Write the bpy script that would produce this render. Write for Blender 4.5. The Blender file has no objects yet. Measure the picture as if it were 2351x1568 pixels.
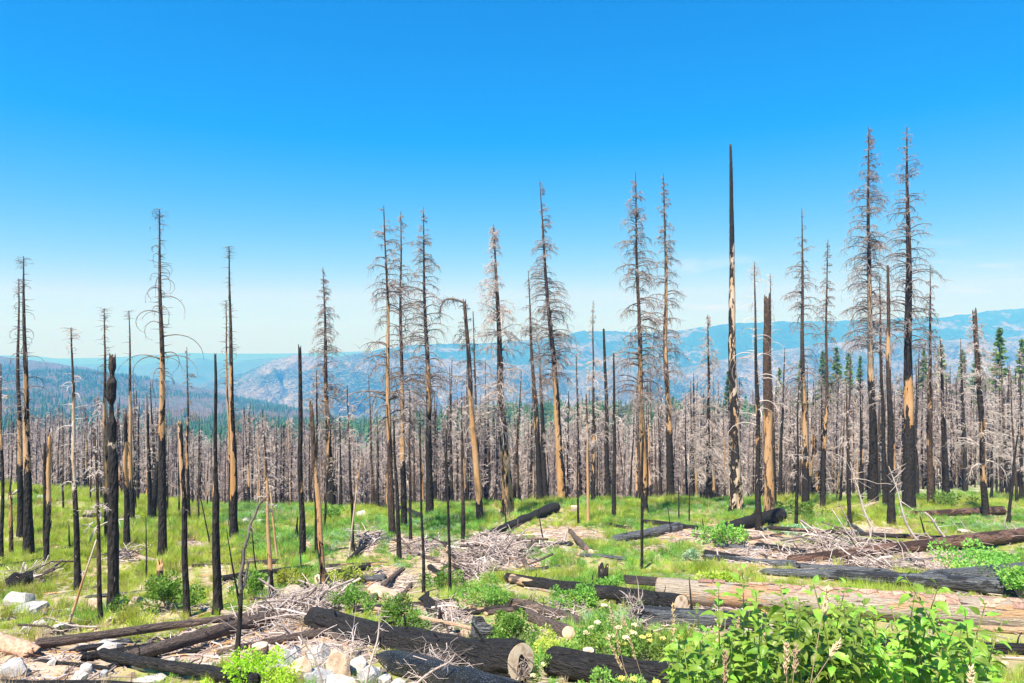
import bpy, math, random
import numpy as np
from mathutils import Vector, Matrix

SC = bpy.context.scene
R = math.radians
random.seed(7)
rng = np.random.default_rng(7)

# ------------------------------------------------------------------ camera, sky, sun, exposure
F = 1567.0                      # focal length in photo units (photo width = 2351 units)
CX, CY = 1175.5, 784.0
cd = bpy.data.cameras.new("camera")
cd.sensor_width = 36.0
cd.lens = 36.0 * F / 2351.0
cd.clip_start = 0.05
cd.clip_end = 90000
cam = bpy.data.objects.new("camera", cd)
SC.collection.objects.link(cam)
cam.rotation_euler = (math.pi / 2, 0, 0)
SC.camera = cam

SUN_EL, SUN_AZ = R(61), R(212)          # azimuth clockwise from +Y (behind the camera, to its left)
world = bpy.data.worlds.new("World")
SC.world = world
world.use_nodes = True
wn, wl = world.node_tree.nodes, world.node_tree.links
sky = wn.new("ShaderNodeTexSky")
sky.sky_type = 'NISHITA'
sky.sun_disc = False
sky.sun_elevation, sky.sun_rotation = SUN_EL, SUN_AZ
sky.altitude = 1800
sky.air_density, sky.dust_density, sky.ozone_density = 1.0, 0.2, 3.0
hsv = wn.new("ShaderNodeHueSaturation")
hsv.inputs['Saturation'].default_value = 1.33
hsv.inputs['Value'].default_value = 1.0
wl.new(sky.outputs[0], hsv.inputs['Color'])
# film response of the photograph for the sky colours: gentler green slope, no clipped horizon
scs = wn.new("ShaderNodeSeparateColor"); ccs = wn.new("ShaderNodeCombineColor")
wl.new(hsv.outputs[0], scs.inputs[0])
SKY_FIT = ((1.8, 0.88, 0.50, 2.6), (0.52, 0.76, 0.0, 3.3), (1.0, 1.0, 0.0, 4.2))      # pivot, slope, offset, ceiling for R, G, B
for ch, (piv, pw, off_, cap) in enumerate(SKY_FIT):
    a_ = wn.new("ShaderNodeMath"); a_.operation = 'MAXIMUM'; a_.inputs[1].default_value = 0.0
    d_ = wn.new("ShaderNodeMath"); d_.operation = 'DIVIDE'; d_.inputs[1].default_value = piv
    p_ = wn.new("ShaderNodeMath"); p_.operation = 'POWER'; p_.inputs[1].default_value = pw
    m_ = wn.new("ShaderNodeMath"); m_.operation = 'MULTIPLY'; m_.inputs[1].default_value = piv
    c_ = wn.new("ShaderNodeMath"); c_.operation = 'MINIMUM'; c_.inputs[1].default_value = cap
    s_ = wn.new("ShaderNodeMath"); s_.operation = 'SUBTRACT'; s_.inputs[1].default_value = off_
    z_ = wn.new("ShaderNodeMath"); z_.operation = 'MAXIMUM'; z_.inputs[1].default_value = 0.005
    wl.new(scs.outputs[ch], a_.inputs[0]); wl.new(a_.outputs[0], d_.inputs[0]); wl.new(d_.outputs[0], p_.inputs[0])
    wl.new(p_.outputs[0], m_.inputs[0]); wl.new(m_.outputs[0], s_.inputs[0]); wl.new(s_.outputs[0], z_.inputs[0]); wl.new(z_.outputs[0], c_.inputs[0]); wl.new(c_.outputs[0], ccs.inputs[ch])
bg = wn['Background']
bg.inputs[1].default_value = 0.117
# thin fair weather wisps low over the ridge, part of the sky itself
tc = wn.new("ShaderNodeTexCoord")
cl_map = wn.new("ShaderNodeMapping")
cl_map.inputs['Scale'].default_value = (9, 9, 46)
wl.new(tc.outputs['Generated'], cl_map.inputs[0])
cl_n = wn.new("ShaderNodeTexNoise")
cl_n.inputs['Scale'].default_value = 1.0
cl_n.inputs['Detail'].default_value = 7
wl.new(cl_map.outputs[0], cl_n.inputs['Vector'])
cl_r = wn.new("ShaderNodeMapRange")
cl_r.inputs[1].default_value, cl_r.inputs[2].default_value = 0.55, 0.72
wl.new(cl_n.outputs[0], cl_r.inputs[0])
sep = wn.new("ShaderNodeSeparateXYZ")
wl.new(tc.outputs['Generated'], sep.inputs[0])
band = wn.new("ShaderNodeMapRange")     # wisps only within a low belt of the sky
band.inputs[1].default_value, band.inputs[2].default_value = 0.13, 0.085
wl.new(sep.outputs[2], band.inputs[0])
mul = wn.new("ShaderNodeMath"); mul.operation = 'MULTIPLY'
wl.new(cl_r.outputs[0], mul.inputs[0]); wl.new(band.outputs[0], mul.inputs[1])
mul2 = wn.new("ShaderNodeMath"); mul2.operation = 'MULTIPLY'; mul2.inputs[1].default_value = 0.75
east = wn.new("ShaderNodeMapRange"); east.inputs[1].default_value, east.inputs[2].default_value = 0.1, 0.25
wl.new(sep.outputs[0], east.inputs[0])
mul3 = wn.new("ShaderNodeMath"); mul3.operation = 'MULTIPLY'
wl.new(mul.outputs[0], mul3.inputs[0]); wl.new(east.outputs[0], mul3.inputs[1]); wl.new(mul3.outputs[0], mul2.inputs[0])
cmix = wn.new("ShaderNodeMix"); cmix.data_type = 'RGBA'
wl.new(mul2.outputs[0], cmix.inputs[0])
wl.new(ccs.outputs[0], cmix.inputs[6])
cmix.inputs[7].default_value = (3.7, 3.85, 4.1, 1)
wl.new(cmix.outputs[2], bg.inputs[0])

sl = bpy.data.lights.new("sun", 'SUN')
sl.energy = 5.0
sl.angle = R(0.53)
sl.color = (1.0, 0.95, 0.87)
sun = bpy.data.objects.new("sun", sl)
SC.collection.objects.link(sun)
sd = Vector((math.sin(SUN_AZ) * math.cos(SUN_EL), math.cos(SUN_AZ) * math.cos(SUN_EL), math.sin(SUN_EL)))
sun.rotation_euler = sd.to_track_quat('Z', 'Y').to_euler()
sun.location = sd * 60

vs = SC.view_settings
vs.view_transform = 'Standard'; vs.look = 'None'; vs.gamma = 1.0; vs.use_curve_mapping = False
vs.exposure = 1.13

# ------------------------------------------------------------------ small helpers
COL = SC.collection


def vhash(ix, iy, seed):
    n = (ix.astype(np.int64) * 374761393 + iy.astype(np.int64) * 668265263 + seed * 1442695041) & 0xffffffff
    n = ((n ^ (n >> 13)) * 1274126177) & 0xffffffff
    n = n ^ (n >> 16)
    return (n & 0xffff) / 32767.5 - 1.0


def vnoise(x, y, seed=0):
    x = np.asarray(x, float); y = np.asarray(y, float)
    ix, iy = np.floor(x), np.floor(y)
    fx, fy = x - ix, y - iy
    fx = fx * fx * (3 - 2 * fx); fy = fy * fy * (3 - 2 * fy)
    a, b = vhash(ix, iy, seed), vhash(ix + 1, iy, seed)
    c, d = vhash(ix, iy + 1, seed), vhash(ix + 1, iy + 1, seed)
    return (a + (b - a) * fx) * (1 - fy) + (c + (d - c) * fx) * fy


def fbm(x, y, seed=0, octv=4, gain=0.5):
    s, a = 0.0, 1.0
    for i in range(octv):
        s = s + a * vnoise(np.asarray(x) * 2 ** i, np.asarray(y) * 2 ** i, seed + i * 17)
        a *= gain
    return s


def make_mesh(name, verts, faces, mat=None, smooth=True):
    """verts (n,3) array; faces: list of index tuples or an (m,3)/(m,4) array."""
    me = bpy.data.meshes.new(name)
    verts = np.ascontiguousarray(verts, dtype=np.float32)
    if isinstance(faces, np.ndarray) and len(faces):
        k = faces.shape[1]
        me.vertices.add(len(verts)); me.vertices.foreach_set('co', verts.ravel())
        me.loops.add(faces.size); me.loops.foreach_set('vertex_index', faces.astype(np.int32).ravel())
        me.polygons.add(len(faces))
        me.polygons.foreach_set('loop_start', np.arange(0, faces.size, k, dtype=np.int32))
        me.update(calc_edges=True)
    else:
        me.from_pydata([tuple(map(float, v)) for v in verts], [], [tuple(f) for f in faces])
    if smooth:
        me.polygons.foreach_set('use_smooth', np.ones(len(me.polygons), dtype=bool))
    me.validate()
    if mat:
        me.materials.append(mat)
    return me


def link(name, data, parent=None, loc=None):
    o = bpy.data.objects.new(name, data)
    COL.objects.link(o)
    if parent:
        o.parent = parent
    if loc is not None:
        o.location = loc
    return o


def tag(o, label=None, cat=None, group=None, kind=None):
    if label: o['label'] = label
    if cat: o['category'] = cat
    if group: o['group'] = group
    if kind: o['kind'] = kind
    return o


def tubes(P, Rad, sides=4, cap=True):
    """many tubes at once: P (m,n,3) polylines, Rad (m,n) radii -> verts, quads"""
    P = np.asarray(P, float); Rad = np.asarray(Rad, float)
    m, n, _ = P.shape
    T = np.gradient(P, axis=1)
    T /= np.linalg.norm(T, axis=2, keepdims=True) + 1e-9
    mean = T.mean(axis=1, keepdims=True)
    ref = np.where(np.abs(mean[..., 2:3]) > 0.8, np.array([1.0, 0.13, 0]), np.array([0.11, 0.07, 1.0]))
    A = np.cross(T, np.broadcast_to(ref, T.shape)); A /= np.linalg.norm(A, axis=2, keepdims=True) + 1e-9
    B = np.cross(T, A)
    ang = np.linspace(0, 2 * math.pi, sides, endpoint=False)
    ring = A[:, :, None, :] * np.cos(ang)[None, None, :, None] + B[:, :, None, :] * np.sin(ang)[None, None, :, None]
    V = P[:, :, None, :] + ring * Rad[:, :, None, None]
    idx = np.arange(m * n * sides).reshape(m, n, sides)
    a = idx[:, :-1, :]; b = np.roll(a, -1, axis=2)
    d = idx[:, 1:, :]; c = np.roll(d, -1, axis=2)
    Q = np.stack([a, d, c, b], axis=-1).reshape(-1, 4)
    return V.reshape(-1, 3), Q


def join(parts):
    vs_, fs_, o = [], [], 0
    for v, f in parts:
        if len(v) == 0: continue
        vs_.append(v); fs_.append(f + o); o += len(v)
    return np.concatenate(vs_), np.concatenate(fs_)


# ------------------------------------------------------------------ materials
def ramp(nt, stops, interp='LINEAR'):
    n = nt.nodes.new("ShaderNodeValToRGB")
    n.color_ramp.interpolation = interp
    el = n.color_ramp.elements
    while len(el) < len(stops): el.new(0.5)
    for e, (p, c) in zip(el, stops):
        e.position = p; e.color = (c[0], c[1], c[2], 1) if len(c) == 3 else c
    return n


def new_mat(name, rough=0.85, spec=0.25):
    m = bpy.data.materials.new(name); m.use_nodes = True
    b = m.node_tree.nodes['Principled BSDF']
    b.inputs['Roughness'].default_value = rough
    b.inputs['Specular IOR Level'].default_value = spec
    return m, m.node_tree, b


def coords(nt, scale=(1, 1, 1), kind='Object'):
    t = nt.nodes.new("ShaderNodeTexCoord"); mp = nt.nodes.new("ShaderNodeMapping")
    mp.inputs['Scale'].default_value = scale
    if kind == 'World':
        g = nt.nodes.new("ShaderNodeNewGeometry")
        nt.links.new(g.outputs['Position'], mp.inputs[0])
    else:
        nt.links.new(t.outputs[kind], mp.inputs[0])
    return mp.outputs[0]


def noise(nt, vec, scale=1.0, detail=4, rough=0.55, dist=0.0):
    n = nt.nodes.new("ShaderNodeTexNoise")
    n.inputs['Scale'].default_value = scale; n.inputs['Detail'].default_value = detail
    n.inputs['Roughness'].default_value = rough; n.inputs['Distortion'].default_value = dist
    nt.links.new(vec, n.inputs['Vector'])
    return n.outputs[0]


def voro(nt, vec, scale=1.0, feature='F1', out='Distance'):
    n = nt.nodes.new("ShaderNodeTexVoronoi"); n.feature = feature
    n.inputs['Scale'].default_value = scale
    nt.links.new(vec, n.inputs['Vector'])
    return n.outputs[out]


def mathn(nt, op, a, b=None, c=None, clamp=False):
    n = nt.nodes.new("ShaderNodeMath"); n.operation = op; n.use_clamp = clamp
    for i, v in enumerate((a, b, c)):
        if v is None: continue
        if isinstance(v, (int, float)): n.inputs[i].default_value = v
        else: nt.links.new(v, n.inputs[i])
    return n.outputs[0]


def mrange(nt, v, a, b, c=0.0, d=1.0):
    n = nt.nodes.new("ShaderNodeMapRange")
    n.inputs[1].default_value, n.inputs[2].default_value, n.inputs[3].default_value, n.inputs[4].default_value = a, b, c, d
    nt.links.new(v, n.inputs[0])
    return n.outputs[0]


def mixc(nt, f, a, b):
    n = nt.nodes.new("ShaderNodeMix"); n.data_type = 'RGBA'
    if isinstance(f, (int, float)): n.inputs[0].default_value = f
    else: nt.links.new(f, n.inputs[0])
    for s, v in ((6, a), (7, b)):
        if isinstance(v, tuple): n.inputs[s].default_value = (v[0], v[1], v[2], 1)
        else: nt.links.new(v, n.inputs[s])
    return n.outputs[2]


def attr(nt, name, kind='OBJECT'):
    n = nt.nodes.new("ShaderNodeAttribute"); n.attribute_type = kind; n.attribute_name = name
    return n.outputs['Fac']


def bump(nt, b, h, strength=0.5, dist=0.05):
    n = nt.nodes.new("ShaderNodeBump")
    n.inputs['Strength'].default_value = strength; n.inputs['Distance'].default_value = dist
    nt.links.new(h, n.inputs['Height']); nt.links.new(n.outputs[0], b.inputs['Normal'])


def mat_trunk():
    """charred bark with bare wood showing where the bark fell; where, is set per tree by object attributes"""
    m, nt, b = new_mat("burnt_bark", 0.8, 0.2)
    L = nt.links
    oi = nt.nodes.new("ShaderNodeObjectInfo")
    t = nt.nodes.new("ShaderNodeTexCoord")
    off = nt.nodes.new("ShaderNodeVectorMath"); off.operation = 'MULTIPLY_ADD'
    cmb = nt.nodes.new("ShaderNodeCombineXYZ")
    for i in range(3): L.new(oi.outputs['Random'], cmb.inputs[i])
    L.new(cmb.outputs[0], off.inputs[0]); off.inputs[1].default_value = (91, 57, 133); L.new(t.outputs['Object'], off.inputs[2])

    def sc(s):
        mp = nt.nodes.new("ShaderNodeMapping"); mp.inputs['Scale'].default_value = s
        L.new(off.outputs[0], mp.inputs[0]); return mp.outputs[0]
    sepz = nt.nodes.new("ShaderNodeSeparateXYZ"); L.new(t.outputs['Object'], sepz.inputs[0])
    hz = mathn(nt, 'DIVIDE', sepz.outputs[2], attr(nt, 'tree_h'))
    lo, hi, amt = attr(nt, 'wood_lo'), attr(nt, 'wood_hi'), attr(nt, 'wood_amt')
    up = mathn(nt, 'MULTIPLY_ADD', mathn(nt, 'SUBTRACT', hz, lo), 14.0, 0.5, clamp=True)
    dn = mathn(nt, 'MULTIPLY_ADD', mathn(nt, 'SUBTRACT', hi, hz), 14.0, 0.5, clamp=True)
    bandv = mathn(nt, 'MULTIPLY', up, dn)
    n1 = mathn(nt, 'MULTIPLY_ADD', noise(nt, sc((2.4, 2.4, 0.7)), 1.0, 6, 0.68, 0.5), 1.5, -0.25)
    nrm = nt.nodes.new("ShaderNodeSeparateXYZ"); g = nt.nodes.new("ShaderNodeNewGeometry"); L.new(g.outputs['Normal'], nrm.inputs[0])
    side = mathn(nt, 'MULTIPLY', mathn(nt, 'MULTIPLY', nrm.outputs[0], attr(nt, 'wood_side')), 0.3)
    gain = mathn(nt, 'MULTIPLY', bandv, mathn(nt, 'MULTIPLY_ADD', mathn(nt, 'MINIMUM', mathn(nt, 'MULTIPLY', amt, 10.0), 1.0), 0.2, mathn(nt, 'MULTIPLY', amt, 0.21)))
    tot = mathn(nt, 'ADD', mathn(nt, 'ADD', n1, side), mathn(nt, 'ADD', gain, -0.33))
    mask = mrange(nt, tot, 0.475, 0.505)
    nb = noise(nt, sc((9, 9, 2.4)), 1.0, 4, 0.6)
    ff = noise(nt, sc((22, 22, 6)), 1.0, 2, 0.6)
    char = mixc(nt, nb, (0.012, 0.011, 0.011), (0.05, 0.043, 0.04))
    brown = mixc(nt, nb, (0.04, 0.027, 0.02), (0.15, 0.1, 0.075))
    bz = attr(nt, 'bark_z')
    bf = mathn(nt, 'MULTIPLY', mathn(nt, 'MULTIPLY_ADD', mathn(nt, 'SUBTRACT', hz, bz), 7.0, mathn(nt, 'SUBTRACT', n1, 0.1), clamp=True), 0.85)
    bark = mixc(nt, bf, char, brown)
    wood = mixc(nt, noise(nt, sc((14, 14, 0.9)), 1.0, 4), (0.32, 0.155, 0.055), (0.6, 0.35, 0.155))
    grey = mixc(nt, ff, (0.48, 0.4, 0.33), (0.7, 0.6, 0.5))
    wood = mixc(nt, mathn(nt, 'MULTIPLY', attr(nt, 'wood_grey'), mrange(nt, noise(nt, sc((1, 1, .3)), 1.0, 2), .35, .6)), wood, grey)
    fleck = mathn(nt, 'GREATER_THAN', mathn(nt, 'MULTIPLY_ADD', bf, 0.03, ff), 0.735)
    bark = mixc(nt, fleck, bark, (0.42, 0.34, 0.27))
    col = mixc(nt, mask, bark, wood)
    L.new(col, b.inputs['Base Color'])
    vb = voro(nt, sc((11, 11, 3.6)), 1.0)
    h = mathn(nt, 'ADD', mathn(nt, 'MULTIPLY', mathn(nt, 'ADD', vb, nb), mathn(nt, 'SUBTRACT', 1.0, mathn(nt, 'MULTIPLY', mask, 0.85))), mathn(nt, 'MULTIPLY', mask, -0.5))
    bump(nt, b, h, 0.9, 0.07)
    return m


def mat_simple(name, c1, c2, scale=(3, 3, 3), rough=0.85, bumpd=0.02, kind='Object', rnd=0.0, spec=0.2):
    m, nt, b = new_mat(name, rough, spec)
    v = coords(nt, scale, kind)
    n = noise(nt, v, 1.0, 5, 0.6)
    col = mixc(nt, mrange(nt, n, 0.3, 0.7), c1, c2)
    if rnd:
        oi = nt.nodes.new("ShaderNodeObjectInfo")
        h = nt.nodes.new("ShaderNodeHueSaturation")
        nt.links.new(mrange(nt, oi.outputs['Random'], 0, 1, 1 - rnd, 1 + rnd), h.inputs['Value'])
        nt.links.new(mrange(nt, oi.outputs['Random'], 0, 1, 0.5 - rnd * .05, 0.5 + rnd * .05), h.inputs['Hue'])
        nt.links.new(col, h.inputs['Color']); col = h.outputs[0]
    nt.links.new(col, b.inputs['Base Color'])
    if bumpd: bump(nt, b, n, 0.8, bumpd)
    return m


def mat_leaf(name, c1, c2, nscale=0.35, trans=0.35, spec=0.3, rough=0.5, c3=None, rnd=0.25, veins=False):
    m, nt, b = new_mat(name, rough, spec)
    L = nt.links
    v = coords(nt, (nscale,) * 3, 'World')
    n = mrange(nt, noise(nt, v, 1.0, 3), 0.35, 0.65)
    col = mixc(nt, n, c1, c2)
    if c3:
        n2 = mrange(nt, noise(nt, coords(nt, (nscale * 2.3,) * 3, 'World'), 1.0, 3), 0.55, 0.7)
        col = mixc(nt, n2, col, c3)
    oi = nt.nodes.new("ShaderNodeObjectInfo")
    h = nt.nodes.new("ShaderNodeHueSaturation")
    L.new(mrange(nt, oi.outputs['Random'], 0, 1, 1 - rnd, 1 + rnd), h.inputs['Value'])
    L.new(mrange(nt, oi.outputs['Random'], 0, 1, 0.485, 0.515), h.inputs['Hue'])
    L.new(col, h.inputs['Color']); col = h.outputs[0]
    if veins:
        t = nt.nodes.new("ShaderNodeTexCoord")
        sx = nt.nodes.new("ShaderNodeSeparateXYZ"); L.new(t.outputs['Object'], sx.inputs[0])
        ax = mathn(nt, 'ABSOLUTE', sx.outputs[1])
        # side veins run forward from the midrib
        w = mathn(nt, 'SINE', mathn(nt, 'MULTIPLY', mathn(nt, 'SUBTRACT', sx.outputs[0], mathn(nt, 'MULTIPLY', ax, 0.9)), 560.0))
        vn = mrange(nt, w, 0.55, 1.0)
        mid = mrange(nt, ax, 0.0016, 0.0006)
        vm = mathn(nt, 'MAXIMUM', mathn(nt, 'MULTIPLY', vn, 0.35), mid)
        col = mixc(nt, mathn(nt, 'MULTIPLY', vm, 0.45), col, (0.3, 0.42, 0.1))
        bump(nt, b, mathn(nt, 'MULTIPLY', vm, -1.0), 0.6, 0.002)
    L.new(col, b.inputs['Base Color'])
    tr = nt.nodes.new("ShaderNodeBsdfTranslucent")
    hs = nt.nodes.new("ShaderNodeHueSaturation"); hs.inputs['Hue'].default_value = 0.485; hs.inputs['Saturation'].default_value = 1.1
    hs.inputs['Value'].default_value = 1.25
    L.new(col, hs.inputs['Color']); L.new(hs.outputs[0], tr.inputs[0])
    mx = nt.nodes.new("ShaderNodeMixShader"); mx.inputs[0].default_value = trans
    L.new(b.outputs[0], mx.inputs[1]); L.new(tr.outputs[0], mx.inputs[2])
    L.new(mx.outputs[0], nt.nodes['Material Output'].inputs['Surface'])
    return m


def mat_log(name, base, second, thresh, crack=0.6, scale=1.0, third=None, t3=0.7, rough=0.8, spec=0.25, alligator=False, grain=(4, 16), bd=0.05):
    """fallen log; local X runs along the log"""
    m, nt, b = new_mat(name, rough, spec)
    L = nt.links
    oi = nt.nodes.new("ShaderNodeObjectInfo")
    t = nt.nodes.new("ShaderNodeTexCoord")
    cmb = nt.nodes.new("ShaderNodeCombineXYZ")
    for i in range(3): L.new(oi.outputs['Random'], cmb.inputs[i])
    off = nt.nodes.new("ShaderNodeVectorMath"); off.operation = 'MULTIPLY_ADD'
    L.new(cmb.outputs[0], off.inputs[0]); off.inputs[1].default_value = (73, 41, 97); L.new(t.outputs['Object'], off.inputs[2])

    def sc(s):
        mp = nt.nodes.new("ShaderNodeMapping"); mp.inputs['Scale'].default_value = tuple(k * scale for k in s)
        L.new(off.outputs[0], mp.inputs[0]); return mp.outputs[0]
    fine = mrange(nt, noise(nt, sc((grain[0], grain[1], grain[1])), 1.0, 6, 0.7), .3, .7)
    big = noise(nt, sc((0.5, 2.0, 2.0)), 1.0, 5, 0.62, 0.5)
    c1 = mixc(nt, fine, base[0], base[1])
    c2 = mixc(nt, fine, second[0], second[1])
    mask = mrange(nt, big, thresh, thresh + 0.04)
    col = mixc(nt, mask, c1, c2)
    if third:
        n3 = noise(nt, sc((1.3, 5, 5)), 1.0, 4, 0.6, 0.3)
        col = mixc(nt, mrange(nt, n3, t3, t3 + 0.05), col, third)
    if alligator:
        vr = voro(nt, sc((16, 24, 24)), 1.0, 'DISTANCE_TO_EDGE')
        h = mrange(nt, vr, 0.0, 0.25)
    else:
        wv = nt.nodes.new('ShaderNodeVectorMath'); wv.operation = 'MULTIPLY_ADD'; wn_ = nt.nodes.new('ShaderNodeTexNoise'); wn_.inputs['Scale'].default_value = 2.0; wn_.inputs['Detail'].default_value = 4; L.new(sc((2, 5, 5)), wn_.inputs['Vector'])
        L.new(wn_.outputs['Color'], wv.inputs[0]); wv.inputs[1].default_value = (1.6, 1.6, 1.6); L.new(sc((2.6, 15, 15)), wv.inputs[2])
        vr = voro(nt, wv.outputs[0], 1.0, 'DISTANCE_TO_EDGE')
        h = mathn(nt, 'ADD', mathn(nt, 'MULTIPLY', mrange(nt, vr, 0.0, 0.25), crack * .75), mathn(nt, 'MULTIPLY', fine, 1.0))
    L.new(col, b.inputs['Base Color'])
    bump(nt, b, h, 1.0, bd)
    return m


M_TRUNK = mat_trunk()
M_TWIG_D = mat_simple("dark_branch", (0.07, 0.058, 0.054), (0.27, 0.225, 0.21), (2, 2, 2), 0.8, 0)
M_TWIG_P = mat_simple("bleached_branch", (0.36, 0.29, 0.265), (0.72, 0.63, 0.58), (1.2, 1.2, 1.2), 0.8, 0)
M_TWIG_B = mat_simple("brown_branch", (0.19, 0.15, 0.135), (0.55, 0.46, 0.425), (1.5, 1.5, 1.5), 0.8, 0)
CH0, CH1 = (0.012, 0.012, 0.013), (0.06, 0.056, 0.056)
M_LOG_CHAR = mat_log("charred_log_bark", (CH0, CH1), ((0.05, 0.042, 0.04), (0.1, 0.085, 0.08)), 0.6, 1.0, third=(0.2, 0.12, 0.075), t3=0.72, bd=0.1)
M_LOG_SHINY = mat_log("alligator_char", ((0.014, 0.016, 0.02), (0.04, 0.044, 0.055)), ((0.02, 0.022, 0.03), (0.06, 0.065, 0.08)), 0.5, rough=0.35, spec=0.7, alligator=True, bd=0.08)
M_LOG_ASH = mat_log("silvered_char", ((0.045, 0.05, 0.058), (0.27, 0.285, 0.31)), ((0.02, 0.02, 0.023), (0.07, 0.072, 0.08)), 0.52, 1.0, third=(0.5, 0.36, 0.24), t3=0.71, rough=0.55, spec=0.4, grain=(1.0, 20), bd=0.08)
M_LOG_PALE = mat_log("bare_pale_wood", ((0.3, 0.24, 0.18), (0.6, 0.52, 0.43)), ((0.42, 0.25, 0.13), (0.62, 0.41, 0.25)), 0.53, 0.4, third=(0.1, 0.075, 0.06), t3=0.6, grain=(1.6, 30))
M_LOG_TAN = mat_log("tan_wood", ((0.42, 0.27, 0.16), (0.66, 0.47, 0.32)), ((0.06, 0.05, 0.045), (0.16, 0.12, 0.1)), 0.56, 0.5, grain=(1.2, 20))
M_LOG_BROWN = mat_log("brown_log_bark", ((0.06, 0.045, 0.04), (0.2, 0.15, 0.125)), ((0.18, 0.12, 0.09), (0.38, 0.27, 0.21)), 0.56, 1.0, third=(0.02, 0.019, 0.018), t3=0.68)
M_LOG_MIX = mat_log("half_burnt_log", ((0.02, 0.019, 0.018), (0.08, 0.065, 0.06)), ((0.4, 0.24, 0.12), (0.62, 0.42, 0.26)), 0.58, 0.9, third=(0.16, 0.12, 0.1), t3=0.6)
M_LOG_RED = mat_log("red_pine_bark", ((0.16, 0.085, 0.058), (0.4, 0.24, 0.18)), ((0.05, 0.032, 0.027), (0.14, 0.08, 0.06)), 0.5, 1.0, bd=.1)
M_PLATE = mat_simple("bark_plate_red", (0.2, 0.12, 0.09), (0.46, 0.31, 0.24), (14, 14, 14), 0.85, 0.01, rnd=0.25)
M_PLATE_D = mat_simple("bark_plate_dark", (0.13, 0.075, 0.06), (0.34, 0.2, 0.155), (14, 14, 14), 0.85, 0.01, rnd=0.3)
M_ROT = mat_simple("rotten_wood", (0.3, 0.17, 0.11), (0.6, 0.41, 0.3), (5, 14, 14), 0.9, 0.06)


def mat_cut():
    m, nt, b = new_mat("sawn_end_grain", 0.8, 0.15)
    v = coords(nt, (1, 1, 1), 'Object')
    w = nt.nodes.new("ShaderNodeTexWave"); w.wave_type = 'RINGS'; w.rings_direction = 'X'
    w.inputs['Scale'].default_value = 14; w.inputs['Distortion'].default_value = 3; w.inputs['Detail'].default_value = 3
    nt.links.new(v, w.inputs['Vector'])
    n = noise(nt, v, 5.0, 4)
    col = mixc(nt, w.outputs[1], (0.58, 0.44, 0.29), (0.76, 0.66, 0.52))
    col = mixc(nt, mrange(nt, n, 0.5, 0.68), col, (0.34, 0.21, 0.12))
    nt.links.new(col, b.inputs['Base Color'])
    bump(nt, b, w.outputs[1], 0.4, 0.01)
    return m


M_CUT = mat_cut()
M_SOOT = mat_simple("soot_hollow", (0.006, 0.006, 0.006), (0.02, 0.018, 0.017), (5, 5, 5), 0.95, 0.02)
M_SPLINT = mat_simple("splintered_wood", (0.45, 0.22, 0.08), (0.7, 0.42, 0.2), (3, 3, 9), 0.85, 0.02)


def mat_rock(name, c1, c2, spot):
    m, nt, b = new_mat(name, 0.85, 0.2)
    v = coords(nt, (1, 1, 1), 'Object')
    n = noise(nt, v, 2.2, 6, 0.6)
    col = mixc(nt, mrange(nt, n, 0.35, 0.65), c1, c2)
    n2 = noise(nt, coords(nt, (1, 1, 1), 'World'), 26.0, 3, 0.6)
    col = mixc(nt, mrange(nt, n2, 0.56, 0.64), col, spot)
    lich = mathn(nt, 'MULTIPLY', mrange(nt, noise(nt, v, 5.0, 6, 0.7), 0.58, 0.63), 0.6)
    col = mixc(nt, lich, col, (0.2, 0.19, 0.18))
    nt.links.new(col, b.inputs['Base Color'])
    bump(nt, b, mathn(nt, 'ADD', n, mathn(nt, 'MULTIPLY', n2, 0.3)), 0.7, 0.05)
    return m


M_ROCK = mat_rock("pale_granite", (0.34, 0.32, 0.295), (0.58, 0.55, 0.51), (0.2, 0.19, 0.18))
M_ROCK_T = mat_rock("tan_granite", (0.42, 0.29, 0.2), (0.62, 0.48, 0.37), (0.4, 0.28, 0.2))
M_ROCK_G = mat_rock("grey_granite", (0.26, 0.265, 0.28), (0.48, 0.48, 0.48), (0.22, 0.22, 0.23))
M_STRAW = mat_leaf("dry_straw", (0.56, 0.42, 0.25), (0.7, 0.58, 0.4), 0.8, 0.3, 0.2, 0.7)
M_GR_Y = mat_leaf("yellow_green_grass", (0.31, 0.42, 0.05), (0.5, 0.57, 0.12), 0.8, 0.4, 0.15, 0.7, (0.6, 0.54, 0.22), rnd=0.42)
M_GR_G = mat_leaf("green_herb", (0.13, 0.31, 0.05), (0.3, 0.52, 0.12), 0.8, 0.4, 0.15, 0.7, (0.42, 0.48, 0.12), rnd=0.45)
M_GR_B = mat_leaf("sage_green_herb", (0.2, 0.35, 0.18), (0.4, 0.54, 0.36), 0.8, 0.3, 0.15, 0.8, rnd=0.4)
M_BUSH = mat_leaf("bush_leaf", (0.12, 0.29, 0.04), (0.22, 0.4, 0.075), 1.2, 0.35, 0.35, 0.45)
M_LIME = mat_leaf("lime_leaf", (0.3, 0.5, 0.03), (0.44, 0.62, 0.06), 1.5, 0.4, 0.3, 0.5)
M_DOG = mat_leaf("shrub_leaf", (0.11, 0.27, 0.025), (0.29, 0.46, 0.055), 9.0, 0.36, 0.5, 0.42, (0.34, 0.44, 0.08), veins=True, rnd=0.45)
M_STEM = mat_simple("green_stem", (0.2, 0.28, 0.05), (0.34, 0.38, 0.1), (9, 9, 9), 0.6, 0)
M_BLOOM = mat_leaf("cream_blossom", (0.72, 0.66, 0.36), (0.8, 0.77, 0.55), 4, 0.25, 0.1, 0.8, rnd=0.08)
M_BLOOM_Y = mat_leaf("yellow_blossom", (0.58, 0.56, 0.12), (0.68, 0.66, 0.2), 4, 0.25, 0.1, 0.8, rnd=0.08)
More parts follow.
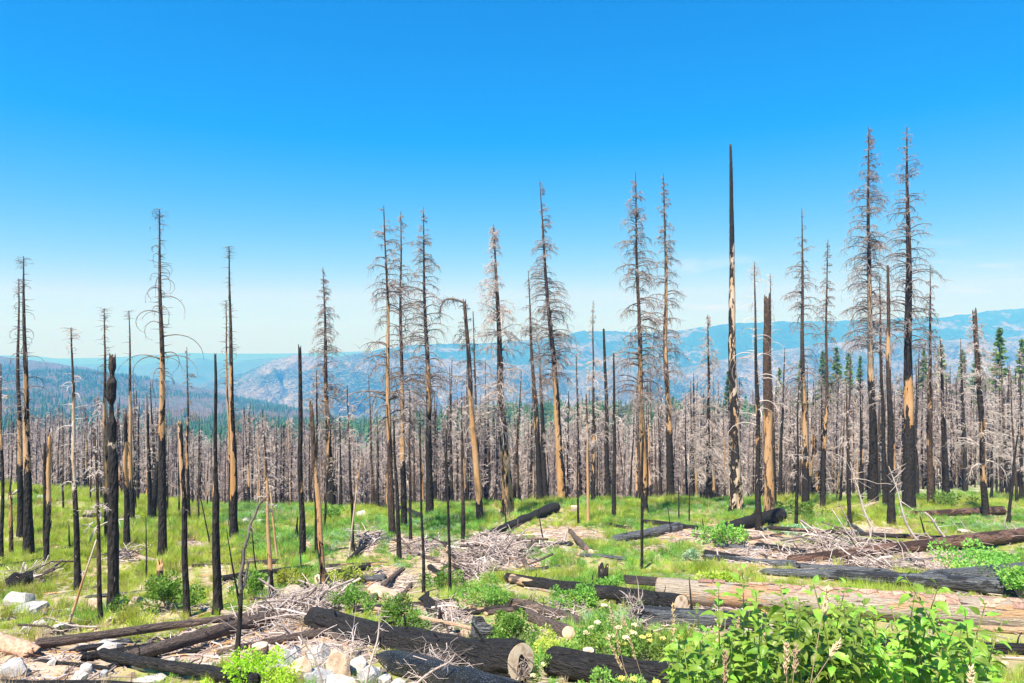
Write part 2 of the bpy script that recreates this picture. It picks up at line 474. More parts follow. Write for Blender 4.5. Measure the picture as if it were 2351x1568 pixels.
M_CONIF = mat_leaf("conifer_needle", (0.13, 0.25, 0.07), (0.25, 0.38, 0.12), 0.2, 0.4, 0.15, 0.7)
M_CONIF_F = mat_simple("far_conifer", (0.035, 0.1, 0.04), (0.09, 0.19, 0.07), (.05, .05, .05), 0.9, 0, 'World', 0.3)
M_DEAD_F = mat_simple("far_dead_wood", (0.19, 0.155, 0.15), (0.54, 0.465, 0.45), (.08, .08, .08), 0.9, 0, 'World', 0.35)

# ------------------------------------------------------------------ terrain
T_U = np.array([-300, 100, 500, 900, 1300, 1700, 2100, 2500], float)
T_Y = np.array([2, 5, 9, 13, 16, 20, 25, 32, 40, 50, 60, 75, 100, 150, 220, 320, 450, 650, 1000, 1500, 2200, 3200], float)
T_V = np.array([
    [2120, 2120, 2120, 2120, 2120, 2120, 2120, 2120],
    [1830, 1830, 1820, 1800, 1790, 1790, 1790, 1790],
    [1690, 1690, 1685, 1675, 1670, 1670, 1670, 1670],
    [1590, 1588, 1580, 1573, 1570, 1570, 1570, 1570],
    [1520, 1515, 1505, 1490, 1482, 1480, 1480, 1480],
    [1452, 1447, 1432, 1415, 1402, 1400, 1400, 1400],
    [1385, 1380, 1366, 1350, 1340, 1338, 1338, 1338],
    [1298, 1298, 1293, 1282, 1273, 1275, 1278, 1280],
    [1225, 1228, 1234, 1230, 1222, 1228, 1232, 1235],
    [1160, 1168, 1190, 1192, 1178, 1182, 1188, 1192],
    [1112, 1126, 1166, 1172, 1148, 1152, 1158, 1165],
    [1106, 1120, 1163, 1170, 1158, 1152, 1142, 1135],
    [1118, 1132, 1170, 1182, 1185, 1155, 1118, 1100],
    [1125, 1145, 1176, 1190, 1188, 1142, 1080, 1050],
    [1112, 1142, 1160, 1150, 1130, 1095, 1022, 992],
    [1092, 1115, 1120, 1090, 1060, 1040, 980, 935],
    [1052, 1070, 1070, 1030, 985, 985, 950, 895],
    [1010, 1030, 1025, 985, 955, 962, 940, 890],
    [960, 975, 985, 985, 985, 980, 950, 905],
    [910, 920, 950, 985, 1000, 1000, 980, 960],
    [850, 864, 918, 990, 1010, 1010, 1000, 990],
    [800, 822, 905, 1000, 1020, 1020, 1010, 1010]], float)
NS, NL = 240, 360
_s = np.linspace((T_U[0] - CX) / F, (T_U[-1] - CX) / F, NS)
_l = np.linspace(math.log(T_Y[0]), math.log(T_Y[-1]), NL)
_tab = np.array([np.interp(_l, np.log(T_Y), T_V[:, j]) for j in range(len(T_U))])      # (cols, NL)
_tab = np.array([np.interp(_s, (T_U - CX) / F, _tab[:, k]) for k in range(NL)])        # (NL, NS)


def _smooth(a, w, ax):
    k = np.hanning(w + 2)[1:-1]; k /= k.sum()
    p = [(0, 0), (0, 0)]; p[ax] = (w // 2, w // 2)
    b = np.pad(a, p, mode='edge')
    return np.apply_along_axis(lambda r: np.convolve(r, k, 'valid'), ax, b)


_tab = _smooth(_smooth(_tab, 9, 0), 41, 1)


def height(x, y):
    x = np.asarray(x, float); y = np.asarray(y, float)
    yy = np.clip(y, T_Y[0], T_Y[-1])
    s = np.clip(x / yy, _s[0], _s[-1])
    fs = (s - _s[0]) / (_s[1] - _s[0]); fl = (np.log(yy) - _l[0]) / (_l[1] - _l[0])
    i = np.clip(fs.astype(int), 0, NS - 2); k = np.clip(fl.astype(int), 0, NL - 2)
    a, b = fs - i, fl - k
    v = (_tab[k, i] * (1 - a) + _tab[k, i + 1] * a) * (1 - b) + (_tab[k + 1, i] * (1 - a) + _tab[k + 1, i + 1] * a) * b
    z = -(v - CY) / F * yy
    amp = np.clip((y - 6) / 12, 0, 1)
    z = z + amp * (0.16 * fbm(x * 0.28, y * 0.28, 3, 3) + 0.06 * fbm(x * 1.1, y * 1.1, 9, 2))
    far = np.clip((y - 70) / 300, 0, 1)
    z = z + far * (2.0 * fbm(x * 0.012, y * 0.012, 21, 4) + np.clip((y - 500) / 1500, 0, 1) * 22 * fbm(x * 0.0035, y * 0.0035, 31, 4))
    return z


_YR = np.exp(np.linspace(math.log(3), math.log(76), 1400))


def depth_at(u, v):
    """distance along +Y of the ground seen at photo point (u, v); the crest line where the ray passes above it"""
    s, k = (u - CX) / F, (v - CY) / F
    d = height(s * _YR, _YR) + k * _YR
    hit = np.nonzero(d >= 0)[0]
    if len(hit): return float(_YR[hit[0]])
    sel = _YR > 45
    return float(_YR[sel][np.argmax(d[sel] / _YR[sel])])


def ground(u, v):
    Y = depth_at(u, v); x = (u - CX) / F * Y
    return Vector((x, Y, float(height(x, Y))))


def at(u, v, Y):
    return Vector(((u - CX) / F * Y, Y, (CY - v) / F * Y))


def project(x, y, z):
    return CX + F * x / y, CY - F * z / y


# bare sandy places (photo units): centre, half sizes
SAND = [(1880, 1292, 150, 14), (1500, 1262, 60, 8), (2060, 1262, 110, 10), (1340, 1232, 60, 12), (1000, 1275, 60, 14), (1010, 1395, 90, 12), (1650, 1405, 110, 16), (1290, 1228, 105, 16), (1690, 1235, 120, 26), (1200, 1300, 60, 20), (880, 1340, 80, 35), (1780, 1275, 190, 26), (2160, 1290, 90, 26),
        (1560, 1235, 70, 18), (1045, 1310, 60, 40), (700, 1255, 25, 14), (850, 1240, 22, 30), (1125, 1250, 60, 25), (1660, 1435, 130, 30),
        (1060, 1440, 60, 26), (720, 1400, 100, 30), (440, 1255, 40, 12), (690, 1490, 190, 55), (220, 1502, 150, 22), (120, 1530, 170, 50),
        (930, 1250, 40, 25), (2010, 1222, 90, 10), (1270, 1470, 50, 20), (470, 1500, 120, 40), (1120, 1390, 70, 16), (560, 1440, 80, 16), (770, 1320, 45, 14)]


def sandy(u, v):
    u = np.asarray(u, float); v = np.asarray(v, float)
    m = np.zeros_like(u)
    for a, b, c, d in SAND:
        q = ((u - a) / c) ** 2 + ((v - b) / (d * 1.15)) ** 2
        m = np.maximum(m, np.clip(1.35 - q, 0, 1))
    return m


def mat_ground():
    m, nt, b = new_mat("burnt_slope_soil", 0.95, 0.1)
    L = nt.links
    v = coords(nt, (1, 1, 1), 'World')
    n1 = noise(nt, v, 0.5, 6, 0.6); n2 = noise(nt, v, 3.0, 6, 0.65); n3 = noise(nt, v, 22.0, 3, 0.6)
    sand = mixc(nt, mrange(nt, n2, 0.3, 0.7), (0.4, 0.28, 0.19), (0.6, 0.46, 0.34))
    sand = mixc(nt, mrange(nt, n3, 0.56, 0.7), sand, (0.2, 0.14, 0.1))
    duff = mixc(nt, n3, (0.09, 0.065, 0.045), (0.3, 0.2, 0.13))
    sand = mixc(nt, mrange(nt, n1, 0.5, 0.62), sand, mixc(nt, 0.5, sand, duff))
    grassy = mixc(nt, n2, (0.16, 0.21, 0.04), (0.3, 0.33, 0.09))
    gm = attr(nt, 'green', 'GEOMETRY')
    col = mixc(nt, mathn(nt, 'MULTIPLY', gm, mrange(nt, n2, 0.25, 0.5)), sand, grassy)
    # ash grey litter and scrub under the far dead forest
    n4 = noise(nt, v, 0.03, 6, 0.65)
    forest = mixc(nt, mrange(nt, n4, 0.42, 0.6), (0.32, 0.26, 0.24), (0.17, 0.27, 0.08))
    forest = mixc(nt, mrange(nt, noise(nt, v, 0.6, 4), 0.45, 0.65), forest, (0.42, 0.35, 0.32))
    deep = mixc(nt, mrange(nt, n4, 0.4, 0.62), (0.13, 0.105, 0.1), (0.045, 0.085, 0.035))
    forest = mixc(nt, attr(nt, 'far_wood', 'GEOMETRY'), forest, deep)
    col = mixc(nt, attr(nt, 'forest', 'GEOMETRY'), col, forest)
    L.new(col, b.inputs['Base Color'])
    bump(nt, b, mathn(nt, 'ADD', n2, mathn(nt, 'MULTIPLY', n3, 0.25)), 0.6, 0.08)
    return m


def build_ground():
    ns, nl = 330, 420
    s = np.linspace(-1.25, 1.25, ns)
    Y = np.exp(np.linspace(math.log(1.6), math.log(3200), nl))
    S, YY = np.meshgrid(s, Y)
    X = S * np.maximum(YY, 0.5) + 0.0
    # widen the first metres so that the sheet also lies beside the camera
    X = X + np.sign(S) * np.abs(S) ** 3 * 12.0 * np.exp(-YY / 8)
    Z = height(X, YY)
    V = np.stack([X, YY, Z], -1).reshape(-1, 3)
    idx = np.arange(ns * nl).reshape(nl, ns)
    Q = np.stack([idx[:-1, :-1], idx[:-1, 1:], idx[1:, 1:], idx[1:, :-1]], -1).reshape(-1, 4)
    me = make_mesh("ground", V, Q, mat_ground())
    u, v = project(V[:, 0], V[:, 1], V[:, 2])
    g = np.clip(1.0 - sandy(u, v), 0, 1) * np.clip(0.75 + 0.5 * fbm(V[:, 0] * .25, V[:, 1] * .25, 77, 3), 0, 1)
    a = me.attributes.new('green', 'FLOAT', 'POINT'); a.data.foreach_set('value', g.astype(np.float32))
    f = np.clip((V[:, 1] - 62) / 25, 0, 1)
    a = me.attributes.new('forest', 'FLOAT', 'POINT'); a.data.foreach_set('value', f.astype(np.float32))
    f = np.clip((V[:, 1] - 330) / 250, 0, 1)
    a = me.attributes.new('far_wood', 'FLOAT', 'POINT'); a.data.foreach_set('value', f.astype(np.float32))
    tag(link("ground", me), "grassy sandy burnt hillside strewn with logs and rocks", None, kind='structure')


build_ground()
# road shoulder the picture was taken from
rs = [(-30, -14, -1.72), (30, -14, -1.72), (30, 1.62, -1.72), (-30, 1.62, -1.72)]
tag(link("road_shoulder", make_mesh("road_shoulder", np.array(rs), [(0, 1, 2, 3)], mat_simple("road_gravel", (0.16, 0.15, 0.14), (0.3, 0.28, 0.26), (8, 8, 8), 0.95, 0.02))), kind='structure')


def mat_hill(name, forest, rock, mode):
    m, nt, b = new_mat(name, 0.95, 0.05)
    v = coords(nt, (1, 1, 1), 'World')
    vs_ = coords(nt, (1, 1, 2.2), 'World')
    n1 = noise(nt, vs_, 0.0016, 8, 0.62); n2 = noise(nt, vs_, 0.012, 5, 0.65); n3 = noise(nt, vs_, 0.05, 2, 0.6)
    if mode == 'forest':
        col = mixc(nt, mrange(nt, n3, 0.35, 0.65), forest, tuple(k * 2.2 for k in forest))
        col = mixc(nt, mrange(nt, mathn(nt, 'ADD', n1, mathn(nt, 'MULTIPLY', n2, 0.6)), 0.84, 0.95), col, rock)
        bump(nt, b, mathn(nt, 'ADD', n3, n2), 1.0, 12)
    elif mode == 'granite':
        scrub = mixc(nt, n2, (0.05, 0.085, 0.035), (0.17, 0.18, 0.1))
        col = mixc(nt, mrange(nt, n1, 0.42, 0.58), rock, scrub)
        col = mixc(nt, mrange(nt, mathn(nt, 'ADD', n3, mathn(nt, 'MULTIPLY', n2, 0.9)), 0.98, 1.08), col, (0.36, 0.345, 0.34))
        col = mixc(nt, mrange(nt, mathn(nt, 'ADD', n3, mathn(nt, 'MULTIPLY', n1, 0.7)), 0.88, 0.95), col, forest)
        bump(nt, b, mathn(nt, 'ADD', mathn(nt, 'MULTIPLY', n2, 2.0), n3), 1.0, 25)
    else:
        col = mixc(nt, n1, forest, rock)
    nt.links.new(col, b.inputs['Base Color'])
    return m


def ridge(name, label, crest, Yc, Yf, vf, mat, rough, ncol=420, nrow=70, seed=1, jag=0.0, spur=3.0):
    cu = np.array([c[0] for c in crest], float); cv = np.array([c[1] for c in crest], float)
    u = np.linspace(cu[0], cu[-1], ncol)
    v = np.interp(u, cu, cv)
    v = v + jag * fbm(u * 0.03, u * 0 + seed, seed, 3) + jag * 0.5 * vnoise(u * 0.4, u * 0 + 5, seed + 3)
    s = (u - CX) / F
    t = np.concatenate([np.linspace(0, 1, nrow), np.linspace(1.05, 1.4, 6)])
    Sg, Tg = np.meshgrid(s, t)
    crest_z = (CY - v) / F * Yc
    foot_z = (CY - vf) / F * Yf
    Y = Yf + (Yc - Yf) * Tg
    tt = np.clip(Tg, 0, 1)
    z = foot_z + (crest_z[None, :] - foot_z) * (tt ** 1.15)
    z = np.where(Tg > 1, crest_z[None, :] - (Tg - 1) * (Yc - Yf) * 0.5, z)
    env = np.clip(np.sin(np.clip(Tg, 0, 1) * math.pi), 0, 1) ** 0.8
    X = Sg * Y
    k = spur / (Yc - Yf)
    warp = fbm(X * k * 0.7, Y * k * 0.5, seed + 40, 3) * 0.7
    rid = 1 - np.abs(fbm(X * k + warp, Y * k * 0.35 + warp, seed + 60, 5)) * 1.3
    z = z + rough * env * (rid - 0.55) + rough * 0.15 * env * fbm(X * k * 6, Y * k * 6, seed + 90, 3)
    V = np.stack([X, Y, z], -1).reshape(-1, 3)
    nr = len(t)
    idx = np.arange(nr * ncol).reshape(nr, ncol)
    Q = np.stack([idx[:-1, :-1], idx[:-1, 1:], idx[1:, 1:], idx[1:, :-1]], -1).reshape(-1, 4)
    return tag(link(name, make_mesh(name, V, Q, mat)), label, None, kind='structure')


MH_F = mat_hill("far_forest_slope", (0.02, 0.042, 0.022), (0.2, 0.17, 0.14), 'forest')
MH_G = mat_hill("granite_slope", (0.035, 0.065, 0.04), (0.22, 0.205, 0.215), 'granite')
MH_P = mat_hill("distant_range", (0.03, 0.05, 0.04), (0.09, 0.1, 0.09), 'far')
# valley floor that closes the view under the ridges
vf_ = [(-27000, 2600, -640), (27000, 2600, -640), (27000, 20000, -900), (-27000, 20000, -900)]
tag(link("valley_floor", make_mesh("valley_floor", np.array(vf_, float), [(0, 1, 2, 3)], MH_P)), kind='structure')
ridge("distant_hills", "palest blue range on the far horizon", [(-900, 812), (-300, 816), (76, 816), (130, 823), (250, 821), (430, 810), (525, 812), (700, 811), (850, 806), (1100, 800), (1700, 800), (2500, 800), (3200, 800)],
      14500, 11800, 842, MH_P, 60, seed=3)
ridge("blue_hills", "second blue range below the horizon", [(-900, 838), (-200, 838), (120, 842), (230, 834), (310, 840), (400, 828), (450, 822), (520, 832), (590, 824), (680, 822), (800, 826), (1100, 815), (1800, 815), (3000, 815)],
      9600, 7000, 900, MH_P, 150, seed=5, jag=2)
ridge("forested_ridge", "long blue forested ridge on the right skyline", [(640, 862), (780, 832), (880, 799), (1000, 790), (1100, 788), (1200, 784), (1290, 770), (1340, 760), (1430, 762), (1500, 765), (1600, 753), (1700, 741), (1800, 738), (1880, 738),
      (1980, 735), (2080, 731), (2160, 728), (2230, 720), (2300, 712), (2351, 707), (2500, 695), (2900, 680), (3300, 690)],
      8000, 5400, 905, MH_F, 120, seed=11, jag=1.6, spur=5, nrow=90, ncol=620)
ridge("granite_slopes", "pale granite mountain slopes with scattered scrub", [(300, 935), (400, 900), (480, 878), (560, 856), (620, 830), (680, 812), (730, 818), (780, 820), (830, 808), (900, 806), (1000, 822), (1100, 832), (1200, 838), (1300, 850), (1450, 852),
      (1600, 838), (1750, 810), (1900, 788), (2000, 782), (2100, 786), (2200, 780), (2351, 775), (2600, 770), (3000, 790)],
      5300, 2900, 1010, MH_G, 190, seed=23, jag=1.5, spur=6, nrow=110, ncol=620)

# ------------------------------------------------------------------ the air: haze that turns far slopes blue
def build_haze():
    x0, x1, y0, y1, z0, z1 = -28000, 28000, -200, 20500, -960, 560
    V = np.array([(x, y, z) for x in (x0, x1) for y in (y0, y1) for z in (z0, z1)], float)
    Fq = [(0, 1, 3, 2), (4, 6, 7, 5), (0, 4, 5, 1), (2, 3, 7, 6), (0, 2, 6, 4), (1, 5, 7, 3)]
    m = bpy.data.materials.new("summer_haze"); m.use_nodes = True
    nt = m.node_tree; nt.nodes.remove(nt.nodes['Principled BSDF'])
    pv = nt.nodes.new("ShaderNodeVolumePrincipled")
    pv.inputs['Color'].default_value = HAZE_COL
    pv.inputs['Density'].default_value = HAZE_D
    pv.inputs['Absorption Color'].default_value = (1, 1, 1, 1)
    pv.inputs['Anisotropy'].default_value = 0.0
    nt.links.new(pv.outputs[0], nt.nodes['Material Output'].inputs['Volume'])
    tag(link("haze", make_mesh("haze", V, Fq, m, smooth=False)), "pale blue summer haze over the valley", None, kind='stuff')


HAZE_COL = (0.055, 0.35, 1.0, 1)
HAZE_D = 2.9e-4
build_haze()

# ------------------------------------------------------------------ dead trees
def trunk_mesh(name, top, r0, r1, seed, sides=12, rings=None, flare=0.35, wob=0.03, profile=None, broken=False, hollow=None, mat=None, power=0.9, steps=True):
    """trunk from the origin to the vector top; hollow=(azimuth, half width, height) burns a cave into the foot"""
    g = np.random.default_rng(seed)
    H = top.length
    n = rings or int(np.clip(H * 3.2, 12, 90))
    t = np.linspace(0, 1, n)
    if hollow is not None:
        t = np.sort(np.concatenate([t, np.linspace(0, hollow[2] * 1.15 / H, 26)]))
    n = len(t)
    r = r1 + (r0 - r1) * (1 - t) ** power
    r = r * (1 + flare * np.exp(-t * H / (r0 * 3.2)))
    if profile:
        r = r * np.interp(t, [p[0] for p in profile], [p[1] for p in profile])
    ph = g.uniform(0, 6.28, 4)
    amp = wob * H * 0.12 * np.sin(t * math.pi)
    wx = amp * (np.sin(t * 5 + ph[0]) + 0.5 * np.sin(t * 13 + ph[1])); wy = amp * (np.sin(t * 6 + ph[2]) + 0.5 * np.sin(t * 11 + ph[3]))
    c = np.outer(t, np.array(top)) + np.stack([wx, wy, np.zeros(n)], -1)
    ang = np.linspace(0, 2 * math.pi, sides, endpoint=False)
    A, Tt = np.meshgrid(ang, t * H)
    rr = r[:, None] * (1 + 0.10 * vnoise(A * 1.6 + seed, Tt * 0.8, seed) * 1.0 + 0.09 * vnoise(np.cos(A) * 5, Tt * 3.1 + np.sin(A) * 5, seed + 5))
    if hollow is not None:
        da = (A - hollow[0] + math.pi) % (2 * math.pi) - math.pi
        w = hollow[1] * np.clip(1 - Tt / hollow[2], 0, 1) ** 0.8
        inside = np.clip((w - np.abs(da)) * 6, 0, 1) * (Tt < hollow[2])
        rr = rr * (1 - 0.62 * inside)
    V = np.stack([c[:, 0:1] + rr * np.cos(A), c[:, 1:2] + rr * np.sin(A), np.repeat(c[:, 2:3], sides, 1)], -1)
    if broken:
        jag = g.uniform(-1, 1, sides) * r[-1] * 2.6
        V[-1, :, 2] += np.convolve(np.concatenate([jag, jag]), [0.6, 0.4], 'same')[:sides]
        V[-2, :, 2] += jag * 0.3
    V = V.reshape(-1, 3)
    idx = np.arange(n * sides).reshape(n, sides)
    a = idx[:-1]; b = np.roll(a, -1, 1); d = idx[1:]; cc = np.roll(d, -1, 1)
    Q = np.stack([a, b, cc, d], -1).reshape(-1, 4)
    capc = len(V)
    V = np.vstack([V, V[idx[-1]].mean(0) - np.array([0, 0, r[-1] * (2.0 if broken else -1.0)])])
    l = idx[-1]
    capq = np.stack([l, np.roll(l, -1), np.full(sides, capc), np.full(sides, capc)], -1)
    faces = [tuple(q) for q in Q] + [(int(q[0]), int(q[1]), capc) for q in capq]
    me = make_mesh(name, V, faces, mat or M_TRUNK)

    def axis(tq):
        return np.stack([np.interp(tq, t, c[:, i]) for i in range(3)], -1), np.interp(tq, t, r)
    return me, axis, H


def branch_set(axis, H, g, style, dens=1.0, L=None, start=0.3, detail=1.0, droop=1.0):
    """arrays of branch polylines for one dead tree"""
    parts = []
    fine = []
    out = lambda a: np.stack([np.cos(a), np.sin(a), np.zeros_like(a)], -1)

    def curves(h, az, ln, e0, curl, n=6, r=0.03):
        # start direction elevation e0 bends down by curl radians along the branch
        m = len(h)
        p0, rr = axis(h)
        tt = np.linspace(0, 1, n)
        el = e0[:, None] - curl[:, None] * tt[None, :] ** 1.15
        step = ln[:, None] / (n - 1)
        azz = az[:, None] + g.normal(0, 0.10, (m, n)).cumsum(1)
        d = np.stack([np.cos(azz) * np.cos(el), np.sin(azz) * np.cos(el), np.sin(el)], -1) * step[..., None]
        P = np.concatenate([np.zeros((m, 1, 3)), d[:, :-1].cumsum(1)], 1) + (p0 + out(az) * (rr * 0.6)[:, None])[:, None, :]
        rad = r[:, None] * (1 - 0.78 * tt[None, :])
        return P, rad

    def twigs(P, k, tmin, length, gravity, sides=3, r=0.008):
        m, n, _ = P.shape
        base = np.repeat(np.arange(m), k)
        f = g.uniform(tmin, 0.98, len(base)) * (n - 1)
        i = np.clip(f.astype(int), 0, n - 2); fr = (f - i)[:, None]
        p = P[base, i] * (1 - fr) + P[base, i + 1] * fr
        d = P[base, i + 1] - P[base, i]; d /= np.linalg.norm(d, axis=1, keepdims=True) + 1e-9
        dirv = d * 0.55 + g.normal(0, 0.55, d.shape) + np.array([0, 0, gravity])
        dirv /= np.linalg.norm(dirv, axis=1, keepdims=True)
        ln = g.uniform(0.4, 1.0, len(base)) * (length if np.isscalar(length) else length[base])
        mid = p + dirv * (ln * 0.5)[:, None] + g.normal(0, 0.06, d.shape) * ln[:, None]
        end = mid + (dirv * 0.8 + np.array([0, 0, gravity * 0.7])) * (ln * 0.5)[:, None]
        Q = np.stack([p, mid, end], 1)
        return Q, np.tile(np.array([1.0, 0.7, 0.3]) * r, (len(base), 1))

    L = (L or H * 0.08) * (0.76 if style in 'FT' else 1.0)
    th = H / 22.0
    if style in 'FT':
        n = int(dens * (H * (9.6 if style == 'F' else 9.0)))
        h = start + (0.99 - start) * g.uniform(0, 1, n) ** 1.0
        az = g.uniform(0, 6.283, n)
        gap = vnoise(h * 9 + 3.3, np.cos(az) * 1.2 + np.sin(az) * .7, int(g.integers(999))) > -.42
        h, az = h[gap], az[gap]; n = len(h)
        q = (1 - h) / (1 - start)
        prof = np.clip(0.05 + 1.55 * q - 0.75 * q ** 2, 0.04, 0.95) * g.uniform(0.4, 1.2, n)
        ln = L * prof
        if style == 'F':
            e0 = np.where(h > 0.85, 0.5, 0.28) + g.normal(0, 0.14, n); curl = (0.75 + 1.25 * q * g.uniform(0.5, 1.2, n)) * droop
        else:
            e0 = 0.2 + g.normal(0, 0.3, n); curl = (0.5 + g.uniform(0, 1.5, n)) * droop
        P, rad = curves(h, az, ln, e0, curl, 6, np.clip(0.014 + ln * 0.012, 0.014, 0.06) * th ** 0.5)
        parts.append(tubes(P, rad, 4))
        k = max(2, int((12 if style == 'F' else 13) * detail))
        Q, rq = twigs(P, k, 0.25, 0.10 * L * .5 + 0.34 * ln, -0.45 if style == 'F' else -0.25, r=0.014 * th ** 0.3)
        fine.append(tubes(Q, rq, 3))
        if detail > 0.9:
            Q2, rq2 = twigs(Q[::2], 2, 0.3, 0.05 * L + 0.16 * np.repeat(ln, k)[::2], -0.35, r=0.010)
            fine.append(tubes(Q2, rq2, 3))
    if style == 'S':
        n = int(dens * 26)
        h = g.uniform(start, 0.97, n); az = g.uniform(0, 6.283, n)
        ln = L * g.uniform(0.35, 1.15, n) * np.clip((1 - h) * 2.4 + 0.12, 0.12, 1)
        P, rad = curves(h, az, ln, g.uniform(0.1, 0.55, n), g.uniform(1.6, 3.9, n), 10, np.clip(0.012 + ln * 0.007, .011, .034))
        parts.append(tubes(P, rad, 4))
        Q, rq = twigs(P, 2, 0.4, L * 0.13, -0.5, r=0.008)
        parts.append(tubes(Q, rq, 3))
    if style in 'SB':
        n = int(H * (5.5 if style == 'S' else 3.0) * dens)
        h = g.uniform(max(0.2, start - 0.15), 0.985, n); az = g.uniform(0, 6.283, n)
        ln = g.uniform(0.12, 0.55, n) * (1 if style == 'S' else 0.5)
        P, rad = curves(h, az, ln, g.normal(0.1, 0.2, n), g.normal(0.2, 0.3, n), 3, np.full(n, 0.022) * th ** 0.5)
        parts.append(tubes(P, rad, 3))
    if style == 'S':
        n = 26
        h = g.uniform(0.955, 0.998, n); az = g.uniform(0, 6.283, n)
        ln = np.full(n, 0.45) * g.uniform(0.4, 1.2, n)
        P, rad = curves(h, az, ln, g.uniform(-0.1, 0.6, n), g.uniform(0.2, 1.2, n), 4, np.full(n, 0.012))
        parts.append(tubes(P, rad, 3))
        Q, rq = twigs(P, 3, 0.3, L * 0.1, -0.3, r=0.007); parts.append(tubes(Q, rq, 3))
    branch_set.coarse = sum(len(q[1]) for q in parts)
    return parts + fine


TREES = []          # (u_top, v_top, u_base, label) for wording the labels of smaller trees


def set_wood(tr, H, wood, side=0.0, bark=2.0, grey=0.0):
    tr['tree_h'] = float(H)
    tr['wood_lo'], tr['wood_hi'], tr['wood_amt'] = float(wood[0]), float(wood[1]), float(wood[2])
    tr['wood_side'] = float(side); tr['bark_z'] = float(bark); tr['wood_grey'] = float(grey)


def hero(label, ut, vt, ub, vb, w, style, wood=(0, 0, 0), side=0.0, bark=0.55, grey=0.2, start=0.35, dens=1.0, L=None, twig='D', cat='dead tree', name='dead_tree', tw=None,
         flare=0.3, Y=None, extra=None, group='burnt trees standing on the slope', droop=1.0, detail=1.0, top_w=None, **kw):
    """a standing tree from its foot (ub, vb) to its tip (ut, vt) in the photograph; w is its trunk width low down"""
    seed = int(ut * 7 + vt * 13) % 9973
    g = np.random.default_rng(seed)
    Yb = Y or depth_at(ub, vb)
    base = Vector(((ub - CX) / F * Yb, Yb, 0)); base.z = float(height(base.x, base.y)) - 0.15
    tip = at(ut, vt, Yb + g.uniform(-0.3, 0.3)) - base
    r0 = w / 2 / F * Yb
    r1 = (top_w / 2 / F * Yb) if top_w else (0.02 if style in 'FST' and not kw.get('broken') else r0 * 0.3)
    me, axis, H = trunk_mesh("trunk", tip, r0, r1, seed, sides=16 if w > 12 else 10, flare=flare, **kw)
    root = bpy.data.objects.new(name, None); COL.objects.link(root); root.location = base
    root.empty_display_size = 0.3
    tag(root, label, cat, group)
    tr = link("trunk", me, root); set_wood(tr, H, wood, side, bark, grey)
    parts = branch_set(axis, H, g, style, dens, L, start, detail, droop) if style != 'N' else []
    if extra: parts += extra(axis, H, g)
    if parts:
        v, f = join(parts)
        nm = "crown" if style in 'FTS' else "branch_stubs"
        cr = link(nm, make_mesh(nm, v, f, {'D': M_TWIG_D, 'P': M_TWIG_P, 'B': M_TWIG_B}[twig]), root)
        cr['kind'] = 'stuff'
        if style in 'FT' and not extra and twig != 'P':
            cr.data.materials.append(M_TWIG_B if twig == 'D' else M_TWIG_P)
            mi = np.zeros(len(cr.data.polygons), np.int32); mi[branch_set.coarse:] = 1
            mi[branch_set.coarse:][g.uniform(0, 1, len(mi) - branch_set.coarse) < .3] = 0
            cr.data.polygons.foreach_set('material_index', mi)
    TREES.append((ut, vt, ub, label))
    return root, axis, base, H


SUNK = None

# ---- the trees one can single out, from left to right
hero("slim burnt trunk at the very left edge of the clearing", 2, 835, 4, 1292, 9, 'T', (0.55, 0.75, .8), start=.6, twig='P', L=0.8, dens=.5)
hero("thinner of the paired tall trunks with hooked branches, farther left", 43, 640, 47, 1232, 14, 'S', (.28, .45, 1.1), 0, .5, start=.45, dens=1.0, L=1.3)
hero("taller of the paired trunks with hooked branches, tan band below", 54, 588, 66, 1272, 20, 'S', (.26, .62, 1.15), -.6, .55, start=.42, dens=1.2, L=1.5)
hero("short broken brown snag between the left edge and the paired trunks", 24, 1132, 27, 1278, 9, 'N', (.0, 1, .7), 0, .1, broken=True, top_w=7, cat='snag', name='burnt_snag')
hero("broken tan snag topped with bent pale limbs beside the paired trunks", 114, 1000, 106, 1300, 11, 'N', (.5, 1.1, 1.1), .3, .5, broken=True, top_w=9, cat='snag', name='burnt_snag')
hero("pointed black snag hugging the broken tan snag on its left", 101, 1018, 103, 1255, 8, 'B', start=.4, dens=.5, cat='snag', name='burnt_snag', top_w=3)
hero("white flaking trunk with few limbs rising above a bark blister", 163, 752, 180, 1355, 15, 'S', (.35, .85, .9), 0, .35, grey=1, start=.4, dens=.7, L=1.0, twig='P')
hero("tan barkless tree with drooping hooks behind the notched black snag", 239, 708, 247, 1245, 13, 'S', (.2, .62, 1.25), -.2, .62, start=.42, dens=1.3, L=1.2)
hero("thick black snag with a thin burnt-through neck near its top", 258, 815, 259, 1406, 24, 'B', (.62, .70, .9), .2, .95, grey=.8, start=.5, dens=.15, broken=True, top_w=19, cat='snag', name='burnt_snag',
     profile=[(0, 1), (.62, 1), (.66, .78), (.74, .95), (.765, .5), (.81, .38), (.83, .95), (.9, 1.05), (.915, .55), (.93, .5), (.95, .85), (1, .75)], rings=120)
hero("scalloped snag with bite-shaped tan hollows right of the necked snag", 288, 950, 291, 1258, 14, 'B', (.45, .8, 1.05), .5, .95, start=.5, dens=.2, broken=True, top_w=6, cat='snag', name='burnt_snag')
hero("straight tan trunk with short stubs right of the scalloped snag", 296, 713, 304, 1202, 12, 'S', (.22, .65, 1.2), .3, .6, start=.5, dens=.25, L=0.7)
hero("tallest left-hand tree, tan middle and great arching hooked branches", 366, 480, 374, 1287, 20, 'S', (.35, .58, 1.5), -.35, .6, start=.5, dens=1.35, L=2.3)
hero("broken charred stub topped with an orange splinter by the green bush", 367, 1290, 370, 1388, 16, 'N', (.8, 1.2, 1.3), broken=True, top_w=13, cat='snag', name='burnt_snag')
